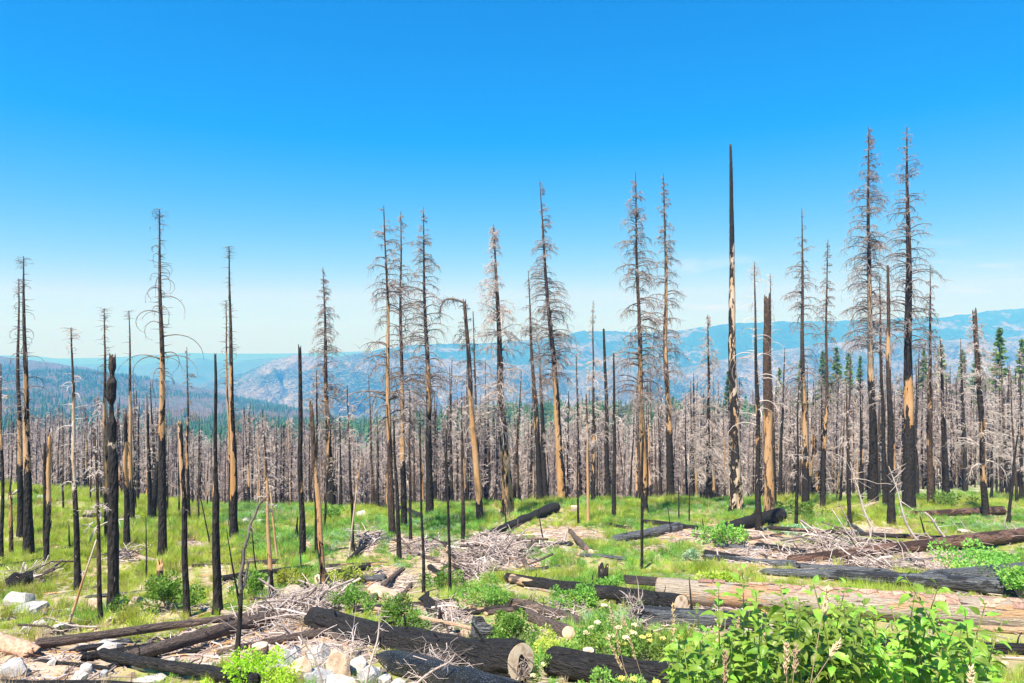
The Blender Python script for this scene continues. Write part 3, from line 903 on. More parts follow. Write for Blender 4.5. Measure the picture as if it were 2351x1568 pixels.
hero("feathery thin tree standing beyond the notched ladder snag", 429, 797, 433, 1190, 9, 'F', (.3, .6, .9), -.3, .6, start=.3, L=1.6, dens=.5, twig='D', droop=.6)
hero("charred ladder snag with tan rungs eaten into its top", 414, 975, 430, 1418, 15, 'B', (.6, 1.1, .95), -.5, .99, start=.6, dens=.2, broken=True, top_w=9, cat='snag', name='burnt_snag')
hero("pure black pointed spire with a splintered shoulder on the left", 494, 812, 500, 1410, 21, 'B', (.46, .52, .5), -.9, 2, start=.7, dens=.1, broken=True, top_w=6, cat='snag', name='burnt_snag',
     profile=[(0, 1), (.49, 1), (.51, .68), (1, .75)])
hero("tall pole with bristling stubs, two tan stems pressed together", 526, 565, 537, 1238, 18, 'S', (.15, .62, 1.0), -.8, .6, start=.45, dens=.9, L=0.8)
hero("thin companion stem leaning on the bristling pole", 519, 690, 529, 1215, 8, 'S', (.3, .8, 1.1), -.3, .5, start=.5, dens=.8, L=0.9)
hero("pole with a patchy orange joint where its pale top leans", 606, 985, 626, 1390, 12, 'T', (.2, .75, 1.0), .3, .7, start=.55, twig='P', L=0.6, dens=.8)
hero("thin bent pale stem right of the patchy jointed pole", 617, 1095, 638, 1287, 6, 'N', (0, 1, 1.4), 0, .1, grey=.8, top_w=3)
hero("slender brown pole over the rocks, pale twigs on its upper half", 217, 985, 232, 1432, 11, 'T', (.45, .6, .5), 0, .2, start=.5, twig='P', L=0.6, dens=.7)
hero("plain black post far back between two tan trunks", 341, 950, 345, 1192, 8, 'B', dens=.2, bark=2, top_w=3, cat='snag', name='burnt_snag')
hero("stout leaning black stub beside the plain black post", 362, 1060, 350, 1197, 13, 'N', bark=2, broken=True, top_w=9, cat='snag', name='burnt_snag')
hero("spiky black pole with white flecks standing alone in the gap", 688, 795, 695, 1282, 14, 'B', (.3, .4, .75), .3, 2, start=.2, dens=1.4, broken=True, top_w=7, cat='snag', name='burnt_snag')
hero("leaning tan-streaked snag with a splintered top by the brush pile", 714, 928, 744, 1368, 14, 'B', (.0, .75, 1.0), .3, .4, start=.3, dens=.3, broken=True, top_w=9, cat='snag', name='burnt_snag')
hero("dark thin snag just behind the leaning tan-streaked snag", 727, 850, 727, 1278, 10, 'T', bark=.9, start=.65, L=1.5, dens=.4, twig='B', wood=(.3, .5, .6))
hero("full drooping fir skeleton standing apart left of centre", 741, 613, 761, 1165, 17, 'F', (.2, .55, .5), -.4, .4, start=.28, L=3.6, dens=1.15, twig='D')
hero("young thin trunk leaning across the foot of the drooping fir skeleton", 757, 985, 744, 1220, 6, 'N', (.3, 1, .5), top_w=3)
hero("black spindly pole with twiggy top right of the drooping fir skeleton", 797, 885, 811, 1266, 8, 'T', start=.6, L=1.3, dens=.4, twig='P')
hero("pale leaning sapling crossing in front of two black poles", 829, 1050, 798, 1290, 5, 'T', (0, 1, 1.5), grey=.9, start=.3, L=1.0, dens=.3, twig='P')
hero("knotty brown pole with short twigs beside the crest boulder", 846, 861, 858, 1170, 8, 'T', bark=.1, start=.4, L=1.2, dens=.5, twig='B')
hero("tall fork-topped tree with sweeping limbs, first of the close trio", 881, 472, 901, 1228, 15, 'F', (.3, .72, 1.25), -.5, .05, start=.33, L=4.4, dens=.75, droop=1.15, detail=.8)
hero("black pole planted against the base of the fork-topped tree", 904, 965, 917, 1284, 12, 'B', bark=2, dens=.8, top_w=3, cat='snag', name='burnt_snag')
hero("middle tree of the close trio, even feathered branches", 920, 485, 927, 1214, 14, 'F', (.2, .5, 1.25), -.2, .5, start=.33, L=3.6, dens=.85, detail=.9)
hero("third tree of the close trio with a stout black foot", 972, 475, 987, 1187, 17, 'F', (.35, .5, .9), .2, .42, start=.36, L=4.2, dens=1.0, detail=.9)
hero("dark thin tree between the middle and third of the close trio", 940, 880, 943, 1243, 8, 'T', start=.5, bark=.4, L=1.5, dens=.5, twig='B')
hero("needle-thin black pole in front of the close trio", 964, 970, 973, 1360, 8, 'B', bark=2, dens=.3, top_w=3, cat='snag', name='burnt_snag')
hero("needle-thin black pole by the tilted plank", 1025, 985, 1033, 1368, 8, 'B', bark=2, dens=.3, top_w=3, cat='snag', name='burnt_snag')
hero("brown pole left of the swan-necked tree", 1060, 900, 1063, 1240, 10, 'T', bark=.2, start=.65, L=1.3, dens=.4, twig='B')


def swan(axis, H, g):
    p, r = axis(np.array([0.995]))
    x = np.linspace(0, 1, 12)
    P = np.stack([p[0][0] - 1.6 * np.sin(x * 1.75), p[0][1] - 0.4 * x, p[0][2] + 0.35 * np.sin(x * 3.0) - 1.5 * x ** 3.2], -1)[None]
    tw = [tubes(P, np.array([0.10 * (1 - .8 * x)]), 6)]
    k = 130
    i = g.integers(2, 11, k); q = P[0][i]
    d = g.normal(0, .5, (k, 3)) + np.array([-.3, 0, -.35]); e = q + d * .5
    tw.append(tubes(np.stack([q, (q + e) / 2 + g.normal(0, .06, (k, 3)), e], 1), np.tile([.012, .01, .005], (k, 1)), 3))
    return tw


hero("swan-necked tan tree whose broken top arches over to the left", 1066, 692, 1104, 1202, 16, 'F', (.1, .62, 1.7), -.1, .6, start=.5, L=3.0, dens=.35, extra=swan, broken=True, top_w=7)
hero("bare dark spike rising out of the swan-necked tree", 1086, 715, 1101, 1140, 8, 'B', (.1, .3, 1), dens=.3, bark=.3, top_w=2)
hero("bulky pale-limbed fir skeleton with a wide black two-stemmed foot", 1133, 515, 1167, 1187, 25, 'T', (.0, .25, .75), .2, .3, start=.28, L=4.2, dens=1.3, twig='B', flare=.5)
hero("slim leaning fir skeleton left of the strongly leaning tall tree", 1213, 622, 1241, 1157, 15, 'F', bark=.45, start=.42, L=2.6, dens=.7, twig='D', wood=(.3, .5, .3))
hero("crooked-limbed dark tree at the foot of the strongly leaning tree", 1237, 790, 1252, 1147, 16, 'T', start=.35, bark=.7, L=3.2, dens=.6, twig='B', wood=(0, 0, 0))
hero("strongly leaning tall tree with a tan scar down its lower flank", 1239, 412, 1292, 1148, 19, 'F', (.0, .42, 1.0), -1.0, .5, start=.38, L=4.0, dens=1.0, detail=1)
hero("thin black stick in the crest grass below the leaning tree", 1325, 1020, 1328, 1206, 6, 'B', bark=2, dens=.3, top_w=2, cat='snag', name='burnt_snag')
hero("smooth pale tan pole in the crest grass", 1346, 905, 1351, 1202, 7, 'T', (0, .8, 1.7), 0, .1, start=.55, L=1.4, dens=.5, twig='P', top_w=3)
hero("pale twiggy fir skeleton left of two black spikes", 1362, 690, 1362, 1152, 10, 'T', start=.25, L=2.0, dens=1.0, twig='P', bark=.5, wood=(.1, .4, .4))
hero("taller of the two bare black spikes right of the twiggy fir", 1386, 756, 1397, 1138, 11, 'B', bark=2, dens=.5, top_w=5, cat='snag', name='burnt_snag')
hero("shorter bare black spike with whiskers near its neck", 1409, 812, 1410, 1192, 10, 'S', bark=2, dens=.35, start=.5, L=1.6, top_w=4, cat='snag', name='burnt_snag', twig='P')
hero("tall tree with a tan lower trunk and top bent limbs left of its partner", 1459, 395, 1480, 1184, 16, 'F', (.08, .5, 1.2), -.2, .25, start=.3, L=4.0, dens=.95, twig='D', detail=1)
hero("thin black pole rooted low in front of the tan tall tree", 1476, 1000, 1473, 1310, 7, 'N', bark=2, top_w=5, cat='snag', name='burnt_snag')
hero("tall narrow tree with clumped short branches right of its bent-limbed partner", 1523, 397, 1540, 1148, 17, 'F', (.2, .8, .85), .4, .3, start=.38, L=2.9, dens=.65, detail=1.1)
hero("dense rosy cone of dead twigs left of the giant black mast", 1625, 722, 1628, 1160, 14, 'T', bark=2, start=.16, L=3.0, dens=1.6, twig='B', wood=(0, 0, 0))
hero("giant branchless black mast with a burnt cave at its foot", 1677, 332, 1691, 1177, 25, 'B', (.0, .72, .66), .45, .99, grey=.8, start=.35, dens=1.3, top_w=5, hollow=(-1.45, .75, 2.6), flare=.55, cat='snag', name='burnt_snag', group='burnt trees standing on the slope')
hero("pale-limbed tree on a black trunk right of the giant mast", 1732, 602, 1742, 1224, 15, 'S', bark=.75, start=.35, L=3.2, dens=1.3, twig='P', wood=(.3, .5, .4))
hero("split orange snag with a snapped hollow top and a fire-scarred foot", 1761, 682, 1766, 1192, 22, 'B', (.0, .5, 1.05), .25, .02, start=.3, dens=.5, broken=True, top_w=13, hollow=(-1.4, .7, 1.7), cat='snag', name='burnt_snag', flare=.25)
hero("whiskery thin tree right behind the split orange snag", 1768, 628, 1779, 1170, 8, 'S', start=.4, dens=1.2, L=2.4, twig='P', bark=.3)
hero("drooping tall fir skeleton with an orange-flecked lower trunk", 1841, 478, 1850, 1171, 16, 'F', (.15, .48, 1.05), .2, .5, start=.34, L=3.3, dens=.95, droop=1.2, detail=.8)
hero("slim short-branched tree right of the drooping fir skeleton", 1901, 550, 1889, 1168, 11, 'F', bark=.35, wood=(.2, .4, .8), start=.35, L=1.9, dens=.8)
hero("slim black pole standing in the log field, stubby pale twigs", 1834, 880, 1827, 1227, 9, 'T', bark=2, start=.35, L=1.1, dens=.4, twig='P', wood=(0, 0, 0))
hero("slim tilted dark pole beside the crest sticks on the right", 1942, 870, 1951, 1209, 10, 'T', bark=.5, start=.45, L=1.6, dens=.6, twig='P', wood=(0, 0, 0))
hero("very tall bleached-topped fir with a long cream and tan middle", 1994, 290, 2004, 1154, 20, 'F', (.32, .62, 1.5), .1, .66, grey=.75, start=.4, L=4.0, dens=1.05, twig='D', detail=1)
hero("dark slim tree in the gap between the two tallest trees", 2019, 640, 2033, 1165, 12, 'T', bark=.6, start=.45, L=2.0, dens=.6, twig='B')
hero("thick plain black pole in front of the gap between the two tallest", 2038, 610, 2047, 1203, 16, 'B', (.6, .75, .9), 0, .55, start=.4, dens=1.0, top_w=5)
hero("very tall stout tree with a bright orange scar on a black trunk", 2082, 288, 2087, 1170, 27, 'F', (.22, .345, 1.25), .15, .62, start=.42, L=4.2, dens=.7, twig='D', detail=.9, flare=.2)
hero("reddish-brown slim fir skeleton right of the orange-scarred tree", 2135, 608, 2137, 1162, 14, 'F', bark=.02, start=.38, L=2.4, dens=.8, twig='D', wood=(.25, .6, .5))
hero("sooty black trunk tilted between the reddish fir and the broken-headed tree", 2158, 770, 2174, 1158, 17, 'T', bark=2, start=.5, L=2.4, dens=.5, twig='P', wood=(0, 0, 0))
hero("broken-headed dark tree with thick pale arms and frosty lower twigs", 2237, 714, 2264, 1188, 14, 'T', (.15, .5, .7), .4, .6, start=.25, L=3.6, dens=1.25, twig='P', broken=True, top_w=9)
hero("thin black trunk tilting to the right at the far right edge", 2336, 1000, 2313, 1203, 8, 'B', bark=2, dens=.4, top_w=3)
hero("white-twigged trunk hugging the right edge of the stand", 2341, 800, 2346, 1150, 10, 'T', bark=.7, start=.2, L=2.4, dens=1.1, twig='P', wood=(.3, .5, .4))
hero("crooked black forked snag rising from the foreground log heap", 558, 1265, 541, 1545, 13, 'N', bark=2, top_w=6, wob=.03, cat='snag', name='burnt_snag', broken=True)
hero("leaning white dead sapling over the left rocks", 221, 1240, 150, 1448, 7, 'T', (0, 1, 1.6), grey=1, start=.2, L=0.3, dens=.25, twig='P', top_w=3, bark=.0)


def crooked_arm(label, pts, w0, w1, Y, mat, cat='branch', name='dead_branch', group=None, twig=0, soft=2):
    P = np.array([[((a - CX) / F * Y), Y, (CY - b) / F * Y] for a, b in pts])
    n = len(P); t = np.linspace(0, 1, n); tq = np.linspace(0, 1, n * 3)
    Q = np.stack([np.interp(tq, t, P[:, i]) for i in range(3)], -1)
    for _ in range(soft): Q[1:-1] = (Q[:-2] + 2 * Q[1:-1] + Q[2:]) / 4
    rad = np.linspace(w0, w1, len(tq)) / 2 / F * Y
    parts = [tubes(Q[None], rad[None], 7)]
    g = np.random.default_rng(int(pts[0][0] * 3 + pts[0][1]))
    if twig:
        i = g.integers(2, len(Q) - 1, twig); q = Q[i]
        d = g.normal(0, .5, (twig, 3)) + np.array([.2, 0, .1]); e = q + d * g.uniform(.1, .5, (twig, 1)) * Y / 18
        parts.append(tubes(np.stack([q, (q + e) / 2 + g.normal(0, .02, (twig, 3)), e], 1), np.tile(np.array([.008, .006, .003]) * Y / 14, (twig, 1)), 3))
    v, f = join(parts)
    return tag(link(name, make_mesh(name, v - P[0], f, mat), None, tuple(P[0])), label, cat, group)


_y = depth_at(541, 1545)
crooked_arm("curving black limb leaning in the fork of the foreground snag", [(553, 1352), (551, 1325), (560, 1290), (559, 1262), (572, 1228), (573, 1205), (588, 1180), (592, 1160), (612, 1143), (618, 1130), (636, 1118)], 9, 2.5, _y - .05, M_TWIG_D, twig=60, soft=1)
crooked_arm("short charred prong forking right from the foreground snag", [(551, 1360), (562, 1340), (567, 1310), (571, 1290)], 9, 5, _y, M_TWIG_D, twig=6, soft=1)
for i, (a, b, c, d, w, lab) in enumerate([
        (683, 1186, 680, 1240, 9, "short charred spike on the grass left of the crest boulder"),
        (702, 1318, 698, 1376, 7, "upright black stake in front of the log with a round cut end"),
        (780, 1385, 768, 1425, 7, "charred upright stake on the brush pile by the black log"),
        (1582, 1325, 1592, 1442, 9, "black pointed stake leaning before the cut grey log"),
        (1497, 1447, 1497, 1476, 22, "squat black pyramid of charred wood in the grass"),
        (1010, 1395, 1012, 1440, 18, "fan-ribbed charcoal lump behind the long pale stick"),
        (335, 1185, 336, 1335, 5, "whip-thin black sapling in the yellow grass on the left"),
        (520, 1215, 552, 1395, 6, "whip-thin black stem behind the crooked forked snag"),
        (1160, 1165, 1162, 1215, 4, "tiny black stick at the foot of the slanting crest log"),
        (1236, 1168, 1249, 1253, 4, "thin black wand leaning before the slanting crest log"),
        (1533, 1160, 1541, 1225, 3, "thin black twig leaning in the sunny crest grass"),
        (1612, 1190, 1620, 1232, 4, "small black stick right of the half burnt crest log"),
        (1557, 1095, 1559, 1195, 4, "slim pale stick standing in the crest grass"),
        (1583, 1110, 1582, 1205, 4, "slim black stick in the grass by the cave-footed mast"),
        (687, 1205, 692, 1315, 4, "leaning black wand at the spiky flecked pole"),
        (575, 1180, 590, 1330, 4, "bowed black whip beside the small round bush"),
        (2112, 1185, 2128, 1235, 6, "burnt leaning stick in front of the bark-covered log"),
        (2233, 1225, 2234, 1256, 5, "burnt stake rising behind the long reddish log"),
        (158, 1203, 160, 1262, 5, "burnt stake in the left meadow by the broken tan snag"),
        (118, 1195, 113, 1235, 5, "stubby black stake in the left meadow below the crest"),
        (456, 1120, 484, 1252, 4, "thin leaning dark wand behind the ladder snag")]):
    wd = 30 if False else w
    hero(lab, a, b, c, d, wd, 'N', bark=2, top_w=1.5 if w < 15 else 3, cat='burnt stick', name='burnt_stick', group='small burnt sticks', rings=14, flare=.3 if w < 12 else 0.9)

# ---- living conifers on the right and beyond the crest
def conifer_mesh(g, H, rbase, tiers=26, per=11, leaf=1.0):
    parts = []
    z = []
    n = tiers * per
    t = np.sort(g.uniform(0.12, 0.99, n))
    az = g.uniform(0, 6.283, n)
    ln = rbase * (1 - t) ** 0.85 * g.uniform(0.55, 1.12, n) + 0.12
    el = 0.1 - 0.35 * (1 - t) + g.normal(0, .12, n)
    p0 = np.stack([np.zeros(n), np.zeros(n), t * H], -1)
    d = np.stack([np.cos(az) * np.cos(el), np.sin(az) * np.cos(el), np.sin(el)], -1)
    k = 9
    V, Fc = [], []
    b = np.repeat(np.arange(n), k)
    f = g.uniform(0.15, 1, n * k) ** 0.8
    c = p0[b] + d[b] * (ln[b] * f)[:, None] + g.normal(0, .08, (n * k, 3)) * ln[b][:, None]
    a1 = d[b] + g.normal(0, .45, (n * k, 3)); a1 /= np.linalg.norm(a1, axis=1, keepdims=True)
    a2 = np.cross(a1, g.normal(0, 1, (n * k, 3))); a2 /= np.linalg.norm(a2, axis=1, keepdims=True)
    s = (0.16 + 0.16 * ln[b] / rbase)[:, None] * leaf * H / 14
    v = np.stack([c - a1 * s, c + a2 * s * .42, c + a1 * s * 1.2, c - a2 * s * .42], 1).reshape(-1, 3)
    return v, np.arange(len(v)).reshape(-1, 4)


def conifer(label, u, vt, Y, w, seed):
    g = np.random.default_rng(seed)
    x = (u - CX) / F * Y; zb = float(height(x, Y)); zt = (CY - vt) / F * Y
    H = zt - zb
    root = bpy.data.objects.new("conifer", None); COL.objects.link(root); root.location = (x, Y, zb - .2)
    tag(root, label, "conifer", "living green conifers beyond the burnt trees")
    me, axis, _ = trunk_mesh("trunk", Vector((0, 0, H)), H * .016, .03, seed, 8, 14)
    tr = link("trunk", me, root); set_wood(tr, H, (0, 0, 0), 0, .0)
    v, f = conifer_mesh(g, H, w / 2 / F * Y * 1.6, leaf=1.15)
    link("crown", make_mesh("crown", v, f, M_CONIF, smooth=False), root)


for i, (u, vt, Y, w, lab) in enumerate([
        (1921, 795, 250, 46, "green conifer, tallest of a row behind the slim short-branched tree"),
        (1889, 802, 256, 40, "green conifer at the left end of the row behind the slim tree"),
        (1948, 808, 246, 42, "green conifer at the right end of the row behind the slim tree"),
        (1838, 822, 262, 34, "narrow green conifer behind the drooping fir skeleton"),
        (1790, 842, 240, 34, "squat green conifer right of the split orange snag"),
        (1672, 850, 250, 30, "green conifer peeping out left of the giant black mast"),
        (2295, 748, 150, 66, "large green conifer on the right behind the broken-headed tree"),
        (2246, 798, 175, 50, "green conifer half hidden behind the broken-headed tree"),
        (2160, 785, 190, 60, "bushy green conifer behind the reddish slim fir skeleton"),
        (2120, 800, 200, 44, "green conifer behind the orange-scarred tall tree"),
        (2345, 775, 160, 40, "green conifer cut by the right edge"),
        (1545, 905, 420, 26, "small dark conifer left of the rosy cone of twigs"),
        (1530, 915, 430, 22, "smaller dark conifer just left of its twin by the rosy cone"),
        (1975, 815, 262, 26, "green conifer against the very tall bleached-topped fir"),
        (2210, 800, 210, 36, "pale green conifer left of the broken-headed tree")]):
    conifer(lab, u, vt, Y, w, 300 + i)

# ---- the remaining dead trees: prototypes copied one by one
PROTO = []
for k in range(12):
    g = np.random.default_rng(500 + k)
    H = 12.0
    style = 'TTFTTSFTTFTT'[k]
    me, axis, H_ = trunk_mesh("trunk", Vector((g.normal(0, .25), g.normal(0, .2), H)), .16, .02, 500 + k, 8, 26, flare=.25)
    v, f = join(branch_set(axis, H, g, style, .75, 1.25 + .5 * g.random(), .12 + .3 * g.random(), .5))
    PROTO.append((me, [make_mesh("crown", v, f, m) for m in (M_TWIG_P, M_TWIG_B)], H_))

ENV_U = [-100, 0, 100, 200, 400, 600, 800, 1000, 1150, 1300, 1500, 1700, 1900, 2050, 2200, 2351, 2450]
ENV_V = [915, 915, 930, 915, 920, 940, 940, 900, 880, 900, 885, 845, 838, 812, 795, 808, 808]
LOOKS = ["slim grey dead fir with twigs to the ground", "thin dark pole with bleached twigs", "rusty-twigged dead fir", "narrow dead fir bristling with pale twigs", "thin scorched trunk with a sparse top",
         "grey brushy dead fir", "thin brown pole with short side twigs", "charred slim fir with a ragged crown", "pale dead fir with a pointed top", "spindly blackened fir with curled limbs"]
WHERE = ["just left of", "just right of", "behind"]
NF = 232
g = np.random.default_rng(99)
us = np.concatenate([g.uniform(-25, 640, 76), g.uniform(560, 2375, NF - 76)])
used = {}
for i, u in enumerate(us):
    Y = float(g.uniform(46, 96) if u < 560 else g.uniform(60, 100))
    x = (u - CX) / F * Y
    zb = float(height(x, Y))
    vt = np.interp(u, ENV_U, ENV_V) + abs(g.normal(0, 75)) + 38 * fbm(np.array([u * .012]), np.array([3.0]), 4, 3)[0] - (55 if g.random() < .14 else 0) + (25 if u < 560 else 0)
    H = (CY - vt) / F * Y - zb
    if H < 4.5: H = g.uniform(4.5, 7)
    me, crowns, Hp = PROTO[int(g.integers(len(PROTO)))]
    root = bpy.data.objects.new("dead_tree", None); COL.objects.link(root)
    root.location = (x, Y, zb - .2); root.rotation_euler = (g.normal(0, .012), g.normal(-.015, .02), g.uniform(0, 6.28))
    sxy = H / Hp * g.uniform(.75, 1.25); root.scale = (sxy, sxy, H / Hp)
    tr = link("trunk", me, root); c = g.random()
    if c < .25: set_wood(tr, Hp, (g.uniform(0, .3), g.uniform(.4, .8), g.uniform(.8, 1.4)), g.normal(0, .4), .6, .3)
    else: set_wood(tr, Hp, (0, 0, 0), 0, g.choice([.15, .5, .8, 2.0]))
    nc = int(g.random() < .5)
    link("crown", crowns[nc], root)
    # word the label by look and by the nearest tree that has a label of its own
    hs = sorted(TREES[:72], key=lambda t: abs((t[0] + t[2]) / 2 - u))
    tone = "brown-twigged" if nc else "grey-twigged"
    size = "short" if vt > 1010 else ("tall" if vt < 930 else "mid-height")
    if c < .25: size += " tan-scarred"
    for k in range(60):
        h_ = hs[k // 3]
        hu = (h_[0] + h_[2]) / 2
        rel = "left of" if u < hu else "right of"
        near = ("close behind, a little ", "well behind, a little ", "far behind, a little ")[k % 3]
        lab = f"{size} {tone} dead fir {rel} the {' '.join(h_[3].split()[:9])}"
        w_ = lab.split()
        lab = ' '.join(w_[:16])
        while lab.split()[-1] in ('the', 'a', 'of', 'with', 'in', 'at', 'and', 'by', 'its', 'to', 'on', 'whose', 'rising', 'right', 'left', 'over', 'between', 'behind', 'beside', 'an', 'his', 'down', 'very', 'their', 'two', 'tan', 'black', 'from', 'standing'):
            lab = ' '.join(lab.split()[:-1])
        if lab not in used: break
    used[lab] = 1
    tag(root, lab, "dead tree", "slim dead firs along the crest")


# ---- scattered masses (one object each)
def scatter(name, pts, scale, rot, idx, protos, label=None, tilt=None):
    me = bpy.data.meshes.new(name)
    me.vertices.add(len(pts)); me.vertices.foreach_set('co', np.asarray(pts, np.float32).ravel())
    for nm, ty, dat in (('sc', 'FLOAT', scale), ('rz', 'FLOAT', rot), ('ix', 'INT', idx)):
        a = me.attributes.new(nm, ty, 'POINT')
        a.data.foreach_set('value', np.asarray(dat, np.int32 if ty == 'INT' else np.float32))
    o = link(name, me)
    col = bpy.data.collections.new(name + "_kinds")
    for k, p in enumerate(protos):
        q = bpy.data.objects.new("kind_%02d" % k, p); col.objects.link(q)
    ng = bpy.data.node_groups.new(name, 'GeometryNodeTree')
    ng.interface.new_socket("Geometry", in_out='INPUT', socket_type='NodeSocketGeometry')
    ng.interface.new_socket("Geometry", in_out='OUTPUT', socket_type='NodeSocketGeometry')
    N = ng.nodes; i_, o_ = N.new('NodeGroupInput'), N.new('NodeGroupOutput')
    ip = N.new('GeometryNodeInstanceOnPoints'); ci = N.new('GeometryNodeCollectionInfo')
    ci.inputs['Collection'].default_value = col
    ci.inputs['Separate Children'].default_value = True; ci.inputs['Reset Children'].default_value = True

    def na(nm, ty):
        n = N.new('GeometryNodeInputNamedAttribute'); n.data_type = ty; n.inputs['Name'].default_value = nm
        return n.outputs['Attribute']
    cb = N.new('ShaderNodeCombineXYZ')
    lk = ng.links.new
    lk(i_.outputs[0], ip.inputs['Points']); lk(ci.outputs[0], ip.inputs['Instance'])
    ip.inputs['Pick Instance'].default_value = True
    lk(na('ix', 'INT'), ip.inputs['Instance Index']); lk(na('sc', 'FLOAT'), ip.inputs['Scale'])
    lk(na('rz', 'FLOAT'), cb.inputs[2]); lk(cb.outputs[0], ip.inputs['Rotation'])
    lk(ip.outputs[0], o_.inputs[0])
    md = o.modifiers.new("scatter", 'NODES'); md.node_group = ng
    return tag(o, label, None, None, 'stuff')


def far_dead_proto(k, H=12.0):
    g = np.random.default_rng(700 + k)
    parts = [tubes(np.array([[[0, 0, -1], [g.normal(0, .1), 0, H * .5], [g.normal(0, .3), 0, H]]], float), np.array([[.12, .08, .03]]), 5)]
    n = int(g.integers(16, 90))
    h = g.uniform(g.uniform(.05, .45), .98, n); az = g.uniform(0, 6.283, n); ln = (1.25 * (1 - h) + .35) * g.uniform(.5, 1.1, n)
    a = np.stack([np.zeros(n), np.zeros(n), h * H], -1)
    o = np.stack([np.cos(az) * ln, np.sin(az) * ln, ln * .05], -1)
    P = np.stack([a, a + o * .6, a + o + np.stack([0 * h, 0 * h, -ln * .55], -1)], 1)
    parts.append(tubes(P, np.tile([.034, .03, .02], (n, 1)), 3))
    m = n * 3; b = g.integers(0, n, m); q = P[b, 1] * .4 + P[b, 2] * .6
    e = q + g.normal(0, .28, (m, 3)) - np.array([0, 0, .25])
    parts.append(tubes(np.stack([q, (q + e) / 2, e], 1), np.tile([.024, .02, .014], (m, 1)), 3))
    return join(parts)


FD = []
for k in range(16):
    v, f = far_dead_proto(k)
    me = make_mesh("dead_fir_far", v, f, (M_DEAD_F, M_TWIG_B, M_DEAD_F, M_TWIG_P, M_TWIG_D, M_DEAD_F)[k % 6]); me.materials.append((M_SOOT, M_TWIG_D, M_SOOT, M_LOG_BROWN, M_SOOT, M_LOG_TAN, M_TWIG_D, M_SOOT)[k % 8])
    mi = np.zeros(len(f), np.int32); mi[:10] = 1
    me.polygons.foreach_set('material_index', mi)
    FD.append(me)
FC = []
for k in range(4):
    g = np.random.default_rng(740 + k)
    n = 90
    t = g.uniform(.1, 1, n); az = g.uniform(0, 6.283, n); H = 13.
    r = 2.3 * (1 - t) ** .9 + .1
    c = np.stack([np.cos(az) * r * .75, np.sin(az) * r * .75, t * H], -1)
    d = np.stack([np.cos(az), np.sin(az), -.45 + 0 * az], -1) * (r * .55 + .25)[:, None]
    s = np.stack([-np.sin(az), np.cos(az), 0 * az], -1) * (r * .35 + .2)[:, None]
    up = np.array([0, 0, .9])
    v = np.stack([c - d * .9 + up, c + s, c + d, c - s], 1).reshape(-1, 3)
    FC.append(make_mesh("conifer_far", v, np.arange(len(v)).reshape(-1, 4), M_CONIF_F, smooth=False))

# dead forest behind the crest
g = np.random.default_rng(11)
N = 12500
Yd = np.exp(g.uniform(math.log(88), math.log(640), N))
ud = g.uniform(-700, 3050, N)
xd = (ud - CX) / F * Yd
zd = height(xd, Yd)
vt_min = np.interp(ud, ENV_U, ENV_V) + 10 + np.abs(g.normal(0, 42, N)) + 34 * fbm(ud * .012, ud * 0 + 3.0, 4, 3)
Hmax = (CY - vt_min) / F * Yd - zd
Hd = np.minimum(g.uniform(6, 20, N), Hmax)
patch = fbm(xd * .012, Yd * .012, 5, 3)
ok = (Hd > 3.5) & (patch > -0.5) & ~((ud < 560) & (Yd < 110) & (g.uniform(0, 1, N) < .5))
green = (fbm(xd * .009 + 3, Yd * .009, 8, 3) + np.clip((Yd - 230) / 220, -.4, .55) > 0.62) & (g.uniform(0, 1, N) < .85)
P = np.stack([xd, Yd, zd - .3], -1)
m = ok & ~green
print("dead forest", m.sum(), "green", (ok & green).sum())
scatter("dead_forest", P[m], Hd[m] / 12, g.uniform(0, 6.28, m.sum()), g.integers(0, len(FD), m.sum()), FD, "grey mass of dead standing firs beyond the crest")
m = ok & green
scatter("conifer_wood", P[m], Hd[m] / 13, g.uniform(0, 6.28, m.sum()), g.integers(0, len(FC), m.sum()), FC, "scattered green conifers beyond the dead firs")
# far hillsides
N = 92000
Yd = g.uniform(520 ** .5, 3100 ** .5, N) ** 2
ud = g.uniform(-800, 3050, N)
keep = (ud < 720 + g.normal(0, 60, N)) | (g.uniform(0, 1, N) < .35)
xd = (ud - CX) / F * Yd
zd = height(xd, Yd)
pt = fbm(xd * .0032, Yd * .0022, 15, 4)
gr = (pt + g.normal(0, .25, N) > 0.05)
keep &= (fbm(xd * .006, Yd * .006, 25, 3) > -.7)
Hs = g.uniform(8, 15, N)
P = np.stack([xd, Yd, zd - .5], -1)
m = keep & gr
scatter("far_conifer_wood", P[m], Hs[m] / 13 * 1.15, g.uniform(0, 6.28, m.sum()), g.integers(0, len(FC), m.sum()), FC, "blue-green conifer wood on the far hillside")
m = keep & ~gr
scatter("far_dead_forest", P[m], Hs[m] / 12, g.uniform(0, 6.28, m.sum()), g.integers(0, len(FD), m.sum()), FD, "greyish purple dead forest on the far hillside")

